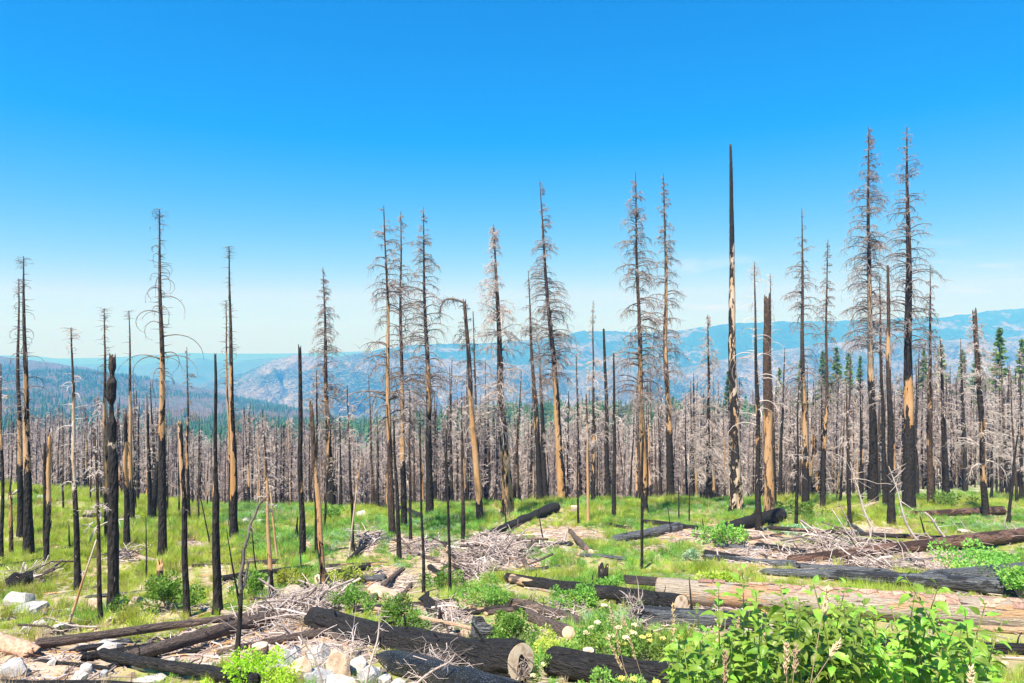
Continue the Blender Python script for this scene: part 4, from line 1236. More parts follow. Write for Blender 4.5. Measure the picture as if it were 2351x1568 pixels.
# ------------------------------------------------------------------ fallen logs
def log_mesh(L, r0, r1, seed, sides=20, nring=None, bend=0.012, sag=0.0, furrow=0.05, lump=0.08, taper_end=(0, 0), flat=1.0, hollow0=0.0, half0=None):
    """log along +X; taper_end shrinks the ends to burnt points; half0=(length, keep) leaves only an upper shell at the near end"""
    n = nring or int(np.clip(L / (r0 * .45), 14, 110))
    t = np.linspace(0, 1, n)
    g = np.random.default_rng(seed)
    r = r0 + (r1 - r0) * t
    for e, q in ((taper_end[0], t), (taper_end[1], 1 - t)):
        if e: r = r * np.clip(0.12 + (q / e) ** 0.6, 0, 1)
    ang = np.linspace(0, 2 * math.pi, sides, endpoint=False)
    A, X = np.meshgrid(ang, t * L)
    rr = r[:, None] * np.ones_like(A)
    rr = rr * (1 + lump * (vnoise(X * .9 / r0 * .3, np.cos(A) * 1.5 + seed, seed) + .6 * vnoise(X * 2.2, np.sin(A) * 2 + seed, seed + 3))
               + furrow * vnoise(X * 1.4, A * sides / 6.3 * .5, seed + 9))
    ph = g.uniform(0, 6.28, 2)
    cy = bend * L * (np.sin(t * 3.1 + ph[0]) - np.sin(ph[0]) * (1 - t) - np.sin(3.1 + ph[0]) * t)
    cz = .5 * bend * L * (np.sin(t * 4 + ph[1]) - np.sin(ph[1]) * (1 - t) - np.sin(4 + ph[1]) * t)
    cz = cz - sag * 4 * t * (1 - t)
    V = np.stack([np.broadcast_to(X, A.shape), cy[:, None] + rr * np.cos(A), cz[:, None] + rr * np.sin(A) * flat], -1)
    if lump > .12:
        V[0, :, 0] += g.uniform(-1, 1, sides) * r0 * .8; V[-1, :, 0] += g.uniform(-1, 1, sides) * r1 * .8
    idx = np.arange(n * sides).reshape(n, sides)
    a = idx[:-1]; b = np.roll(a, -1, 1); d = idx[1:]; c = np.roll(d, -1, 1)
    Q = [tuple(q) for q in np.stack([a, d, c, b], -1).reshape(-1, 4)]
    V = V.reshape(-1, 3)
    c0, c1 = V[idx[0]].mean(0), V[idx[-1]].mean(0)
    c0 = c0 + np.array([hollow0 * r0 * 2.5 if hollow0 else 0, 0, 0])
    k0 = len(V); V = np.vstack([V, c0, c1])
    for i in range(sides):
        j = (i + 1) % sides
        Q.append((int(idx[0, i]), int(idx[0, j]), k0)); Q.append((int(idx[-1, j]), int(idx[-1, i]), k0 + 1))
    return V, Q, (cy, cz, r, t)


def frame_x(d):
    d = d.normalized(); up = Vector((0, 0, 1))
    y = up.cross(d).normalized(); z = d.cross(y)
    return Matrix((d, y, z)).transposed().to_4x4()


LOGS = []


def cut_disc(name, root, x, cy, cz, r, seed, facing=1, mat=None, rough=0.06):
    n = 28
    ang = np.linspace(0, 2 * math.pi, n, endpoint=False)
    rr = r * (1 + rough * vnoise(np.cos(ang) * 2 + seed, np.sin(ang) * 2, seed))
    V = [(x + facing * .012, cy, cz)]
    for f in (.55, 1.0):
        for a_, q in zip(ang, rr): V.append((x + facing * (.012 if f < 1 else .006), cy + q * f * math.cos(a_), cz + q * f * math.sin(a_)))
    for a_, q in zip(ang, rr): V.append((x - facing * .03, cy + q * math.cos(a_), cz + q * math.sin(a_)))
    Fc = [(0, 1 + i, 1 + (i + 1) % n) for i in range(n)]
    for k in range(2):
        Fc += [(1 + k * n + i, 1 + (k + 1) * n + i, 1 + (k + 1) * n + (i + 1) % n, 1 + k * n + (i + 1) % n) for i in range(n)]
    if facing < 0: Fc = [tuple(reversed(q)) for q in Fc]
    return link(name, make_mesh(name, np.array(V, float), Fc, mat or M_CUT, smooth=False), root)


def fallen(label, a, wa, b, wb, mat, cut=None, lift=0.0, sink=.18, seed=None, Y=None, Yab=None, name='fallen_log', cat='log', group=None, **kw):
    """a fallen log from photo point a (thickness wa) to b (thickness wb), lying on the ground there"""
    pts = []
    for k_, ((u, v), w) in enumerate(((a, wa), (b, wb))):
        Yp = depth_at(u, v + w * .42) if Y is None else Y
        if Yab and Yab[k_]: Yp = Yab[k_]
        p = at(u, v, Yp); r = w / 2 / F * Yp
        gz = float(height(p.x, p.y)) + r * (1 - sink)
        if Y is None and not (Yab and Yab[k_]) and abs(p.z - gz) < 1.2: p.z = gz
        p.z += lift
        pts.append((p, r))
    (p0, r0), (p1, r1) = pts
    # keep the middle of the log from floating or diving: shift by half of the mean gap
    tq = np.linspace(.1, .9, 9)
    line = np.array([p0.lerp(p1, t) for t in tq])
    gap = line[:, 2] - (r0 + (r1 - r0) * tq) * (1 - sink) - height(line[:, 0], line[:, 1])
    if Y is None and lift == 0 and not Yab:
        dz = float(np.clip(-np.median(gap), -.5, .5)) * .6
        p0.z += dz; p1.z += dz
    L = (p1 - p0).length
    seed = seed or int(a[0] * 3 + a[1] * 7 + b[0]) % 9999
    V, Fc, info = log_mesh(L, r0, r1, seed, sides=kw.pop('sides', 28 if max(wa, wb) > 30 else 14), **kw)
    root = link(name, make_mesh(name, V, Fc, mat))
    root.matrix_world = Matrix.Translation(p0) @ frame_x(p1 - p0)
    tag(root, label, cat, group or "logs lying on the slope")
    cy, cz, rr, t = info
    if cut in ('b', 'ab'): cut_disc("cut_face", root, L, cy[-1], cz[-1], r1 * .95, seed, 1)
    if cut in ('a', 'ab'): cut_disc("cut_face", root, 0, cy[0], cz[0], r0 * .95, seed, -1)
    LOGS.append((root, p0, p1, r0, r1, L, info))
    return root, p0, p1, r0, r1, L


def clip_poly(poly, nx, ny, c):
    out = []
    for i in range(len(poly)):
        p, q = poly[i], poly[(i + 1) % len(poly)]
        dp, dq = p[0] * nx + p[1] * ny - c, q[0] * nx + q[1] * ny - c
        if dp <= 0: out.append(p)
        if dp * dq < 0:
            t = dp / (dp - dq); out.append((p[0] + (q[0] - p[0]) * t, p[1] + (q[1] - p[1]) * t))
    return out


def bark_plates(root, L, r0, r1, x0, x1, a0, a1, sx, sy, mat, seed, thick=.03, keep=1.0, limit=220):
    """jigsaw bark: single plates laid on the log between angles a0..a1 (pi/2 = top), joints left open"""
    g = np.random.default_rng(seed)
    rm = (r0 + r1) / 2
    pts = []
    nx = int((x1 - x0) / sx); ny = max(1, int((a1 - a0) * rm / sy))
    for i in range(nx):
        for j in range(ny):
            pts.append((x0 + (i + .5 + g.uniform(-.42, .42) + .5 * (j % 2)) * sx, (a0 * rm) + (j + .5 + g.uniform(-.4, .4)) * sy))
    pts = np.array(pts); made = 0
    for k, (px, py) in enumerate(pts):
        if g.random() > keep or made >= limit: continue
        poly = [(px - sx, py - sy), (px + sx, py - sy), (px + sx, py + sy), (px - sx, py + sy)]
        near = np.argsort(((pts - (px, py)) ** 2 / np.array([sx * sx, sy * sy])).sum(1))[1:14]
        for q in near:
            dx, dy = pts[q][0] - px, pts[q][1] - py
            poly = clip_poly(poly, dx, dy, dx * (px + pts[q][0]) / 2 + dy * (py + pts[q][1]) / 2)
            if len(poly) < 3: break
        if len(poly) < 3: continue
        poly = np.array(poly); cen = poly.mean(0)
        poly = cen + (poly - cen) * np.clip(.93 + g.normal(0, .045, (len(poly), 1)), .78, .985)
        n = len(poly); V = []
        for f, h in ((1.0, -.012), (1.0, thick * .75), (.78, thick)):
            for p in cen + (poly - cen) * f:
                t = np.clip(p[0] / L, 0, 1); rad = r0 + (r1 - r0) * t + h; an = p[1] / rm
                V.append((p[0], rad * math.cos(an), rad * math.sin(an)))
        Fc = [(i, (i + 1) % n, n + (i + 1) % n, n + i) for i in range(n)] + [(n + i, n + (i + 1) % n, 2 * n + (i + 1) % n, 2 * n + i) for i in range(n)] + [tuple(range(2 * n, 3 * n))]
        Fc = [tuple(reversed(q)) for q in Fc]
        link("bark_plate", make_mesh("bark_plate", np.array(V), Fc, mat, smooth=False), root); made += 1


def stubs(root, L, r0, r1, n, seed, ln, mat):
    g = np.random.default_rng(seed)
    for i in range(n):
        x = g.uniform(.08, .95) * L; a = g.uniform(-.3, 3.4); r = (r0 + (r1 - r0) * x / L) * .85
        o = np.array([x, r * math.cos(a), r * math.sin(a)]); d = np.array([g.normal(.3, .35), math.cos(a), math.sin(a)]); d /= np.linalg.norm(d)
        l = ln * g.uniform(.3, 1.0)
        P = np.array([o, o + d * l * .5 + g.normal(0, .06, 3) * l, o + d * l + g.normal(0, .12, 3) * l])[None]
        v, f = tubes(P, np.array([[.16, .11, .07]]) * min(r0, .3) * g.uniform(.5, 1.1), 6)
        link("branch_stub", make_mesh("branch_stub", v, f, mat), root)


# great charred log in the foreground with its sawn pale end
big, p0, p1, r0, r1, L = fallen("great charred log in the foreground with a pale hollow sawn end", (722, 1424), 50, (1196, 1530), 86, M_LOG_CHAR, seed=41, sink=.0, lump=.1, furrow=.12, bend=.004, sag=.17, nring=200, sides=44)
cf = cut_disc("cut_face", big, L, 0, 0, r1 * .96, 5)
g = np.random.default_rng(3)
V = []; n = 18
ang = np.linspace(0, 2 * math.pi, n, endpoint=False)
hr = r1 * .36 * (1 + .35 * vnoise(np.cos(ang) * 2, np.sin(ang) * 2, 4))
V = [(L + .018, .03, -.16 * r1)] + [(L + .02, .03 + q * math.cos(a_) * .8, -.16 * r1 + q * 1.35 * math.sin(a_)) for a_, q in zip(ang, hr)]
link("rotten_core", make_mesh("rotten_core", np.array(V), [(0, 1 + i, 1 + (i + 1) % n) for i in range(n)], M_SOOT, smooth=False), big)
k = 46
q = np.stack([np.full(k, L + .03), g.normal(.02, .09, k), g.normal(-.22, .16, k) * r1 * 1.7], -1)
d = np.stack([g.uniform(-.02, .06, k), g.normal(0, .09, k), g.normal(0, .09, k)], -1)
v, f = tubes(np.stack([q - d, q, q + d], 1), np.tile([.007, .008, .004], (k, 1)), 4)
o = link("twig_litter", make_mesh("twig_litter", v, f, M_TWIG_B), big); o['kind'] = 'stuff'
fallen("glossy alligator-charred log tucked under the great charred log", (868, 1500), 50, (1190, 1592), 64, M_LOG_SHINY, seed=8, sink=.25, lump=.14, furrow=.05, taper_end=(.22, 0), nring=90, sides=36)
fallen("short charred log end at the bottom edge right of the sawn end", (1205, 1590), 46, (1275, 1600), 46, M_LOG_CHAR, seed=17)
fallen("charred hollow-ended log under the dry grass stalks", (1258, 1524), 62, (1700, 1592), 78, M_LOG_CHAR, seed=19, sink=.0, taper_end=(.03, 0), hollow0=.5, lump=.16, furrow=.1, sides=40, nring=90)
# the long pale log with the sawn-open hollow end
pl, p0, p1, r0, r1, L = fallen("huge pale barkless log with patches of jigsaw bark, hollow notch at its left end", (1512, 1361), 54, (2440, 1432), 76, M_LOG_PALE, seed=23, sink=.0, lump=.035, furrow=.015, bend=.006, nring=110)
bark_plates(pl, L, r0 * 1.02, r1 * 1.02, L * .28, L * .99, 1.0, 2.5, .34, .12, M_PLATE, 31, .022, .72, 220)
bark_plates(pl, L, r0 * 1.02, r1 * 1.02, L * .06, L * .28, 1.35, 1.95, .34, .13, M_PLATE_D, 32, .03, .6, 40)
# its burnt-out end: a thin upper shell and floor running on past the saw cut
n = 14
for nm, a0, a1, mt, Ls in (("hollow_shell", .55, 2.5, M_LOG_MIX, 1.15), ("hollow_floor", -2.6, -.6, M_LOG_TAN, .9)):
    V = []; nx = 9
    aa = np.linspace(a0, a1, n)
    for lay, (rf, s) in enumerate(((1.0, 1), (.80, 1))):
        for i in range(nx):
            for a_ in aa:
                V.append((-Ls * i / (nx - 1) * (1 - .25 * abs(a_ - (a0 + a1) / 2) / (a1 - a0)) + .03, r0 * rf * math.cos(a_), r0 * rf * math.sin(a_)))
    V = np.array(V); I = np.arange(len(V)).reshape(2, nx, n); Fc = []
    for i in range(nx - 1):
        for j in range(n - 1):
            Fc.append((I[0, i, j], I[0, i, j + 1], I[0, i + 1, j + 1], I[0, i + 1, j])); Fc.append((I[1, i, j], I[1, i + 1, j], I[1, i + 1, j + 1], I[1, i, j + 1]))
        Fc.append((I[0, i, 0], I[0, i + 1, 0], I[1, i + 1, 0], I[1, i, 0])); Fc.append((I[0, i, n - 1], I[1, i, n - 1], I[1, i + 1, n - 1], I[0, i + 1, n - 1]))
    for j in range(n - 1): Fc.append((I[0, nx - 1, j], I[0, nx - 1, j + 1], I[1, nx - 1, j + 1], I[1, nx - 1, j]))
    link(nm, make_mesh(nm, V, Fc, mt), pl)
cut_disc("burnt_hollow", pl, 0, 0, 0, r0 * .86, 9, -1, M_SOOT)

fallen("burnt log with a sawn end right of centre, bark gone on its left half", (1165, 1328), 22, (1565, 1388), 46, M_LOG_CHAR, cut='b', seed=29, sink=.05, lump=.09, furrow=.1, Yab=(None, 18.9), sides=36, nring=100)
fallen("bare tan stretch of fallen trunk overlapping the burnt sawn log", (1175, 1333), 20, (1415, 1371), 22, M_LOG_TAN, seed=30, sink=.0, lift=.04)
rt, p0, p1, r0, r1, L = fallen("silvery cracked log with a torn root wad at its left end", (1458, 1410), 46, (1760, 1425), 34, M_LOG_ASH, seed=37, sink=.1, lump=.06)


def roots(root, x, r, n, ln, seed, mat=None):
    g = np.random.default_rng(seed)
    az = g.uniform(0, 6.283, n); rr = g.uniform(.1, 1, n) * r
    p = np.stack([np.full(n, x) + g.uniform(-.1, .15, n), rr * np.cos(az), rr * np.sin(az)], -1)
    d = np.stack([g.normal(-.35, .35, n), np.cos(az) + g.normal(0, .4, n), np.sin(az) + g.normal(0, .4, n)], -1)
    d /= np.linalg.norm(d, axis=1, keepdims=True)
    l = g.uniform(.3, 1, n)[:, None] * ln
    m1 = p + d * l * .4 + g.normal(0, .06, (n, 3)) * ln; m2 = p + d * l * .75 + g.normal(0, .12, (n, 3)) * ln; e = p + d * l + g.normal(0, .16, (n, 3)) * ln
    rad = g.uniform(.012, .045, n)[:, None] * ln * np.array([1, .7, .45, .2])
    v, f = tubes(np.stack([p, m1, m2, e], 1), rad, 5)
    o = link("root_wad", make_mesh("root_wad", v, f, mat or M_TWIG_B), root); o['kind'] = 'stuff'


roots(rt, 0, r0 * 1.5, 90, .6, 4)
for a in [
    ("upper brown log of the pair with looped twigs below the centre", (1206, 1388), 22, (1335, 1429), 23, M_LOG_BROWN, None),
    ("lower brown log of the pair, sawn end facing right", (1209, 1410), 24, (1306, 1455), 32, M_LOG_BROWN, 'b'),
    ("short splintered brown piece lying on the pair of brown logs", (1292, 1385), 14, (1336, 1420), 12, M_LOG_BROWN, None),
    ("charred log slanting up the crest to a blunt right end", (1106, 1241), 20, (1275, 1166), 24, M_LOG_CHAR, None),
    ("flat charred log on the sand below the slanting crest log", (1115, 1262), 14, (1314, 1250), 13, M_LOG_ASH, None),
    ("short pinkish bare log pointing downhill in the sandy patch", (1309, 1218), 11, (1356, 1268), 15, M_LOG_BROWN, 'b'),
    ("half burnt log with white scorched flakes on the crest sand", (1401, 1236), 16, (1564, 1206), 24, M_LOG_ASH, None),
    ("thin black log behind the half burnt crest log", (1478, 1197), 11, (1602, 1212), 12, M_LOG_CHAR, None),
    ("stout flaky black log beside the cave-footed mast", (1662, 1212), 26, (1792, 1180), 30, M_LOG_CHAR, None),
    ("long thin tan pole lying left of the log field", (1627, 1203), 7, (1842, 1237), 8, M_LOG_TAN, None),
    ("long thin pole, tan then black, across the reddish log", (1762, 1230), 9, (2208, 1257), 10, M_LOG_MIX, None),
    ("burnt cracked grey log half buried in the right meadow", (1611, 1278), 12, (1832, 1297), 20, M_LOG_ASH, None),
    ("slender charred log in the grass above the reddish log", (1844, 1208), 8, (2112, 1240), 9, M_LOG_ASH, None),
    ("grey branchless limb lying against the slim tilted pole", (1950, 1200), 6, (1990, 1228), 8, M_LOG_ASH, None),
    ("black log in the twigs left of the reddish log", (1735, 1252), 16, (1852, 1272), 17, M_LOG_CHAR, None),
    ("short black log in the sand left of the twiggy windfall", (1616, 1268), 13, (1700, 1280), 15, M_LOG_CHAR, None),
    ("bright orange splintered pole lying under the tall bleached fir", (1905, 1172), 6, (2006, 1156), 8, M_LOG_TAN, None),
    ("thin brown pole in the debris below the reddish log", (1905, 1302), 8, (2140, 1298), 9, M_LOG_BROWN, None),
    ("black tilted limb bridging the two silvered logs", (2055, 1298), 10, (2175, 1345), 18, M_LOG_CHAR, None),
    ("dark short pole in the meadow at the left edge", (-10, 1304), 12, (108, 1284), 9, M_LOG_CHAR, None),
    ("upper burnt pole of the left log heap running to the brush", (79, 1487), 24, (630, 1414), 14, M_LOG_BROWN, None),
    ("short thick grey piece under the upper burnt pole", (188, 1512), 24, (380, 1482), 20, M_LOG_CHAR, None),
    ("longest brown log of the left heap, under the upper pole", (292, 1518), 30, (632, 1420), 28, M_LOG_BROWN, None),
    ("black log crossing the bottom of the left heap", (232, 1505), 22, (590, 1572), 30, M_LOG_CHAR, None),
    ("dark log lying along the bottom left edge", (-20, 1566), 16, (420, 1580), 18, M_LOG_CHAR, None),
    ("flat grey split plank-like log in the left heap", (170, 1498), 15, (300, 1478), 14, M_LOG_ASH, None),
    ("pale barkless log above the left heap, square left end", (306, 1380), 14, (543, 1417), 11, M_LOG_PALE, None),
    ("thin dark log behind the pale barkless log", (195, 1370), 8, (420, 1345), 6, M_LOG_ASH, None),
    ("thin grey log below the white boulder", (-10, 1425), 9, (150, 1402), 7, M_LOG_ASH, None),
    ("brown log right of the crooked forked snag", (498, 1500), 15, (632, 1468), 14, M_LOG_BROWN, None),
    ("brown peeling log above the rock pile", (612, 1474), 18, (752, 1450), 20, M_LOG_BROWN, None),
    ("short purple-brown log sticking out below the brush pile", (752, 1455), 14, (800, 1472), 15, M_LOG_BROWN, None),
    ("pale flaked log in the left meadow beside the necked snag", (274, 1270), 11, (362, 1292), 13, M_LOG_PALE, None),
    ("thin tan pole lying in the left meadow", (308, 1257), 5, (446, 1240), 4, M_LOG_TAN, None),
    ("shorter tan pole just under the thin tan pole", (322, 1263), 5, (360, 1256), 5, M_LOG_TAN, None),
    ("long dark log behind the patchy jointed pole", (503, 1330), 15, (712, 1302), 13, M_LOG_CHAR, None),
    ("dark log above the long dark log, left part pale", (440, 1300), 7, (640, 1290), 12, M_LOG_MIX, None),
    ("two-toned log, black left half and orange right end", (749, 1302), 10, (890, 1295), 10, M_LOG_MIX, None),
    ("black log pointing uphill towards the crest", (802, 1287), 13, (862, 1224), 9, M_LOG_CHAR, None),
    ("black log with a round sawn end below the two-toned log", (850, 1303), 14, (729, 1332), 22, M_LOG_CHAR, 'b'),
    ("brown log pointing downhill across bare soil", (926, 1304), 10, (852, 1380), 15, M_LOG_BROWN, None),
    ("small brown log parallel to the downhill log", (944, 1343), 9, (916, 1382), 11, M_LOG_BROWN, None),
    ("ashen charcoal log in the bare soil hollow", (802, 1328), 14, (886, 1325), 16, M_LOG_ASH, None),
    ("black log with an orange break behind the great charred log", (798, 1400), 17, (1052, 1380), 14, M_LOG_MIX, None),
    ("rusty log running right towards the pair of brown logs", (986, 1408), 13, (1222, 1388), 16, M_LOG_MIX, None),
    ("hollow dark bark slab over the rusty log", (1106, 1380), 16, (1220, 1384), 12, M_LOG_BROWN, None),
    ("brown log poking out of the central brush pile", (1046, 1312), 13, (1116, 1290), 14, M_LOG_BROWN, None),
    ("thin brown log pointing downhill right of the central brush pile", (1177, 1258), 10, (1213, 1312), 12, M_LOG_BROWN, None),
    ("grey thin log end in the grass right of the central brush pile", (1190, 1316), 8, (1285, 1300), 8, M_LOG_ASH, None),
    ("charred log lying along the crest behind the black poles", (873, 1153), 14, (965, 1188), 15, M_LOG_CHAR, None),
    ("charred thin log on the left crest", (190, 1184), 5, (300, 1188), 6, M_LOG_CHAR, None),
    ("pale peeled log on the left knoll", (20, 1244), 6, (100, 1236), 6, M_LOG_PALE, None),
    ("dark limb in the crest grass left of the pale stump", (1392, 1203), 8, (1450, 1214), 7, M_LOG_CHAR, None),
    ("dark fallen log in the shade of the shrub at the bottom right", (1990, 1475), 26, (2380, 1492), 26, M_LOG_CHAR, None)]:
    fallen(a[0], a[1], a[2], a[3], a[4], a[5], cut=a[6], lump=.13 if a[5] in (M_LOG_ASH, M_LOG_CHAR) else .08, lift=(.45 if 'across the reddish log' in a[0] else .07 if 'left heap' in a[0] or 'left log heap' in a[0] else 0), taper_end=(.06, .04) if a[5] is M_LOG_ASH else (.01, .01))
for a in [
    ("short charred block left of the central brush pile", (985, 1300), 13, (1022, 1322), 14, M_LOG_CHAR, None),
    ("brown broken limb on the sand left of the central brush pile", (940, 1268), 8, (1010, 1290), 9, M_LOG_BROWN, None),
    ("grey split limb under the tilted slab", (1040, 1362), 9, (1118, 1350), 8, M_LOG_ASH, None),
    ("tan broken limb crossing the rusty log", (1060, 1372), 7, (1120, 1412), 8, M_LOG_TAN, None),
    ("short dark log in front of the hollow bark slab", (1120, 1408), 12, (1180, 1400), 13, M_LOG_BROWN, None),
    ("brown curved limb right of the fan-ribbed stump", (1040, 1440), 10, (1075, 1492), 12, M_LOG_BROWN, None),
    ("thin pale pole in the herbs above the bare tan trunk", (1215, 1352), 6, (1290, 1364), 7, M_LOG_PALE, None),
    ("thin charred pole lying in the grass above the long pale log", (1560, 1312), 7, (1690, 1322), 8, M_LOG_CHAR, None),
    ("brown limb on the sand in front of the stout flaky log", (1700, 1240), 8, (1800, 1226), 7, M_LOG_BROWN, None),
    ("pale stripped limb on the sand under the long thin tan pole", (1655, 1236), 6, (1740, 1252), 6, M_LOG_PALE, None),
    ("black limb half hidden in the windfall twigs", (1868, 1248), 11, (1960, 1258), 12, M_LOG_CHAR, None),
    ("grey bare limb in the litter above the broad silver log", (2060, 1286), 8, (2180, 1280), 7, M_LOG_ASH, None),
    ("orange splintered limb at the right end of the reddish litter", (2168, 1282), 8, (2232, 1272), 9, M_LOG_TAN, None),
    ("charred limb under the plated sawn log", (2120, 1200), 7, (2210, 1206), 8, M_LOG_CHAR, None),
    ("dark pole across the left heap below the long brown log", (250, 1530), 12, (470, 1490), 12, M_LOG_CHAR, None),
    ("brown pole on top of the left heap near the brush", (420, 1448), 11, (600, 1440), 13, M_LOG_BROWN, None),
    ("thin black pole lying from the left heap to the bottom edge", (60, 1512), 9, (260, 1540), 11, M_LOG_CHAR, None),
    ("grey limb beside the lime plant", (600, 1530), 9, (690, 1500), 8, M_LOG_ASH, None),
    ("dark limb in the shade under the pale log", (1620, 1420), 10, (1760, 1445), 12, M_LOG_CHAR, None),
    ("silvery cracked log lying between the windfall and the silvered charred log", (1780, 1296), 15, (2052, 1316), 17, M_LOG_ASH, None),
    ("thin dark log just above the broad silver-grey log", (1905, 1288), 10, (2125, 1300), 12, M_LOG_BROWN, None),
    ("pale split log end poking out above the leafy shrubs on the right", (2190, 1442), 14, (2380, 1452), 18, M_LOG_TAN, None),
    ("short grey log on the sand in front of the stout flaky log", (1640, 1252), 11, (1760, 1262), 12, M_LOG_ASH, None),
    ("black thin log on the sand above the reddish log", (1870, 1230), 9, (2060, 1246), 9, M_LOG_CHAR, None),
    ("brown bark slab log right of the half burnt crest log", (1590, 1226), 10, (1668, 1236), 12, M_LOG_BROWN, None),
    ("grey weathered limb in the grass below the flat charred log", (1330, 1276), 8, (1440, 1284), 8, M_LOG_ASH, None),
    ("brown limb on the bare soil left of the leafy shrubs", (1440, 1440), 7, (1560, 1462), 8, M_LOG_BROWN, None)]:
    fallen(a[0], a[1], a[2], a[3], a[4], a[5], cut=a[6], lump=.13, furrow=.1, bend=.018, taper_end=(.05, .05))
rd, p0, p1, r0, r1, L = fallen("long reddish pine log with scaly plated bark on the right", (1814, 1284), 20, (2420, 1222), 33, M_LOG_RED, seed=61, sink=.1, nring=90, lump=.05)
bark_plates(rd, L, r0 * 1.01, r1 * 1.01, L * .25, L * .995, .9, 3.0, .50, .13, M_PLATE_D, 33, .03, .9, 200)
stubs(rd, L, r0, r1, 34, 7, 1.6, M_TWIG_B)
ct, p0, p1, r0, r1, L = fallen("plated log with an orange sawn end on the right crest", (2099, 1180), 15, (2303, 1173), 19, M_LOG_RED, cut='b', seed=62, sink=.1)
fallen("silvered charred log running under the pale log's upper side", (1743, 1312), 15, (2352, 1352), 44, M_LOG_ASH, seed=63, sink=.05, lump=.09, taper_end=(.05, .02), nring=90)
fallen("broad silver-grey charred log at the right edge above the shrub", (2105, 1322), 22, (2420, 1312), 50, M_LOG_ASH, seed=64, sink=.05, lump=.06, taper_end=(.12, 0), nring=70)
rw, p0, p1, r0, r1, L = fallen("crumbling reddish rotten log at the left edge", (-25, 1462), 40, (76, 1500), 34, M_ROT, seed=65, sink=.2, lump=.2, furrow=.12, nring=50)
fallen("long pale debarked pole lying across the gap behind the great charred log", (862, 1421), 8, (1132, 1486), 9, M_LOG_TAN, seed=66, Y=None, lift=.3, lump=.03, bend=.01)


for k_, lg in enumerate(LOGS):
    mt_ = lg[0].data.materials[0]
    if mt_ in (M_LOG_CHAR, M_LOG_BROWN, M_LOG_MIX, M_LOG_ASH) and lg[5] > 1.2:
        stubs(lg[0], lg[5], lg[3], lg[4], min(7, int(lg[5] * 1.1)), 40 + k_, .35 if lg[3] < .25 else .5, mt_)


def slab(label, a, b, w, th, mat, tilt=.5):
    Ya, Yb = depth_at(*a), depth_at(*b)
    p0, p1 = at(a[0], a[1], Ya), at(b[0], b[1], Yb)
    p0.z = float(height(p0.x, p0.y)) + .35; p1.z = float(height(p1.x, p1.y)) + .06
    L = (p1 - p0).length; hw = w / 2 / F * Ya
    n = 14; g = np.random.default_rng(int(a[0]))
    V = []
    for i in range(n):
        t = i / (n - 1); ww = hw * (1 + .2 * g.normal()) * (1 - .25 * t)
        for y, z in ((-ww, 0), (ww, 0), (ww * .9, th), (-ww * .9, th)): V.append((t * L, y, z + .03 * g.normal()))
    Q = []
    for i in range(n - 1):
        for j in range(4): Q.append((i * 4 + j, i * 4 + (j + 1) % 4, i * 4 + 4 + (j + 1) % 4, i * 4 + 4 + j))
    Q += [(3, 2, 1, 0), (n * 4 - 4, n * 4 - 3, n * 4 - 2, n * 4 - 1)]
    o = link("wood_slab", make_mesh("wood_slab", np.array(V), Q, mat, smooth=False))
    o.matrix_world = Matrix.Translation(p0) @ frame_x(p1 - p0) @ Matrix.Rotation(tilt, 4, 'X')
    tag(o, label, "wood slab")


slab("charred split slab with an orange edge leaning on the central brush pile", (1024, 1268), (1066, 1348), 24, .09, M_LOG_MIX, -.7)
slab("dark split slab left of the central brush pile", (975, 1395), (1010, 1432), 22, .08, M_LOG_CHAR, .6)


# ------------------------------------------------------------------ stumps
def stump(label, u, vt, vb, w, mat, cut=True, hollow=False, lean=0.0, wood=None):
    Y = depth_at(u, vb); p = at(u, vb, Y); p.z = float(height(p.x, p.y)) - .08
    r = w / 2 / F * Y; H = (vb - vt) / F * Y
    seed = int(u + vt)
    root = bpy.data.objects.new("stump", None); COL.objects.link(root); root.location = p
    tag(root, label, "stump")
    n = 26; ang = np.linspace(0, 2 * math.pi, n, endpoint=False)
    prof = [(-.0, 1.25), (.12, 1.1), (.35, 1.0), (.7, .97), (1.0, .95)]
    V = []
    jag = (.35 * vnoise(np.cos(ang) * 2.5, np.sin(ang) * 2.5 + seed, seed) + (.35 * np.cos(ang + 2.2) if hollow else 0)) if not cut else .03 * np.cos(ang)
    for h, f in prof:
        for a_, jg in zip(ang, jag):
            q = r * f * (1 + .07 * vnoise(np.array(math.cos(a_) * 3), np.array(h * 4 + math.sin(a_) * 3), seed))
            V.append((float(q) * math.cos(a_) + lean * h * H, float(q) * math.sin(a_), h * H * (1 + jg * h)))
    Q = []
    k = len(prof)
    for i in range(k - 1):
        for j in range(n): Q.append((i * n + j, i * n + (j + 1) % n, (i + 1) * n + (j + 1) % n, (i + 1) * n + j))
    top = (k - 1) * n
    if cut:
        V.append((lean * H, 0, H)); Q += [(top + j, top + (j + 1) % n, len(V) - 1) for j in range(n)]
    else:
        for f, dz in ((.72, -.05), (.55, -.6)):
            for j in range(n):
                a = V[top + j]; V.append((a[0] * f, a[1] * f, a[2] + dz * H))
        for s_, e_ in ((top, top + n), (top + n, top + 2 * n)):
            for j in range(n): Q.append((s_ + j, s_ + (j + 1) % n, e_ + (j + 1) % n, e_ + j))
        V.append((0, 0, H * .2)); Q += [(top + 2 * n + j, top + 2 * n + (j + 1) % n, len(V) - 1) for j in range(n)]
    b = link("bark", make_mesh("bark", np.array(V), Q, mat), root); 
    if mat is M_TRUNK: set_wood(b, H, wood or (0, 0, 0), .3, 2)
    if cut:
        c = cut_disc("cut_face", root, 0, 0, 0, r * .93, seed, 1)
        c.matrix_local = Matrix.Translation((lean * H, 0, H + .004)) @ Matrix.Rotation(-math.pi / 2, 4, 'Y')
    return root


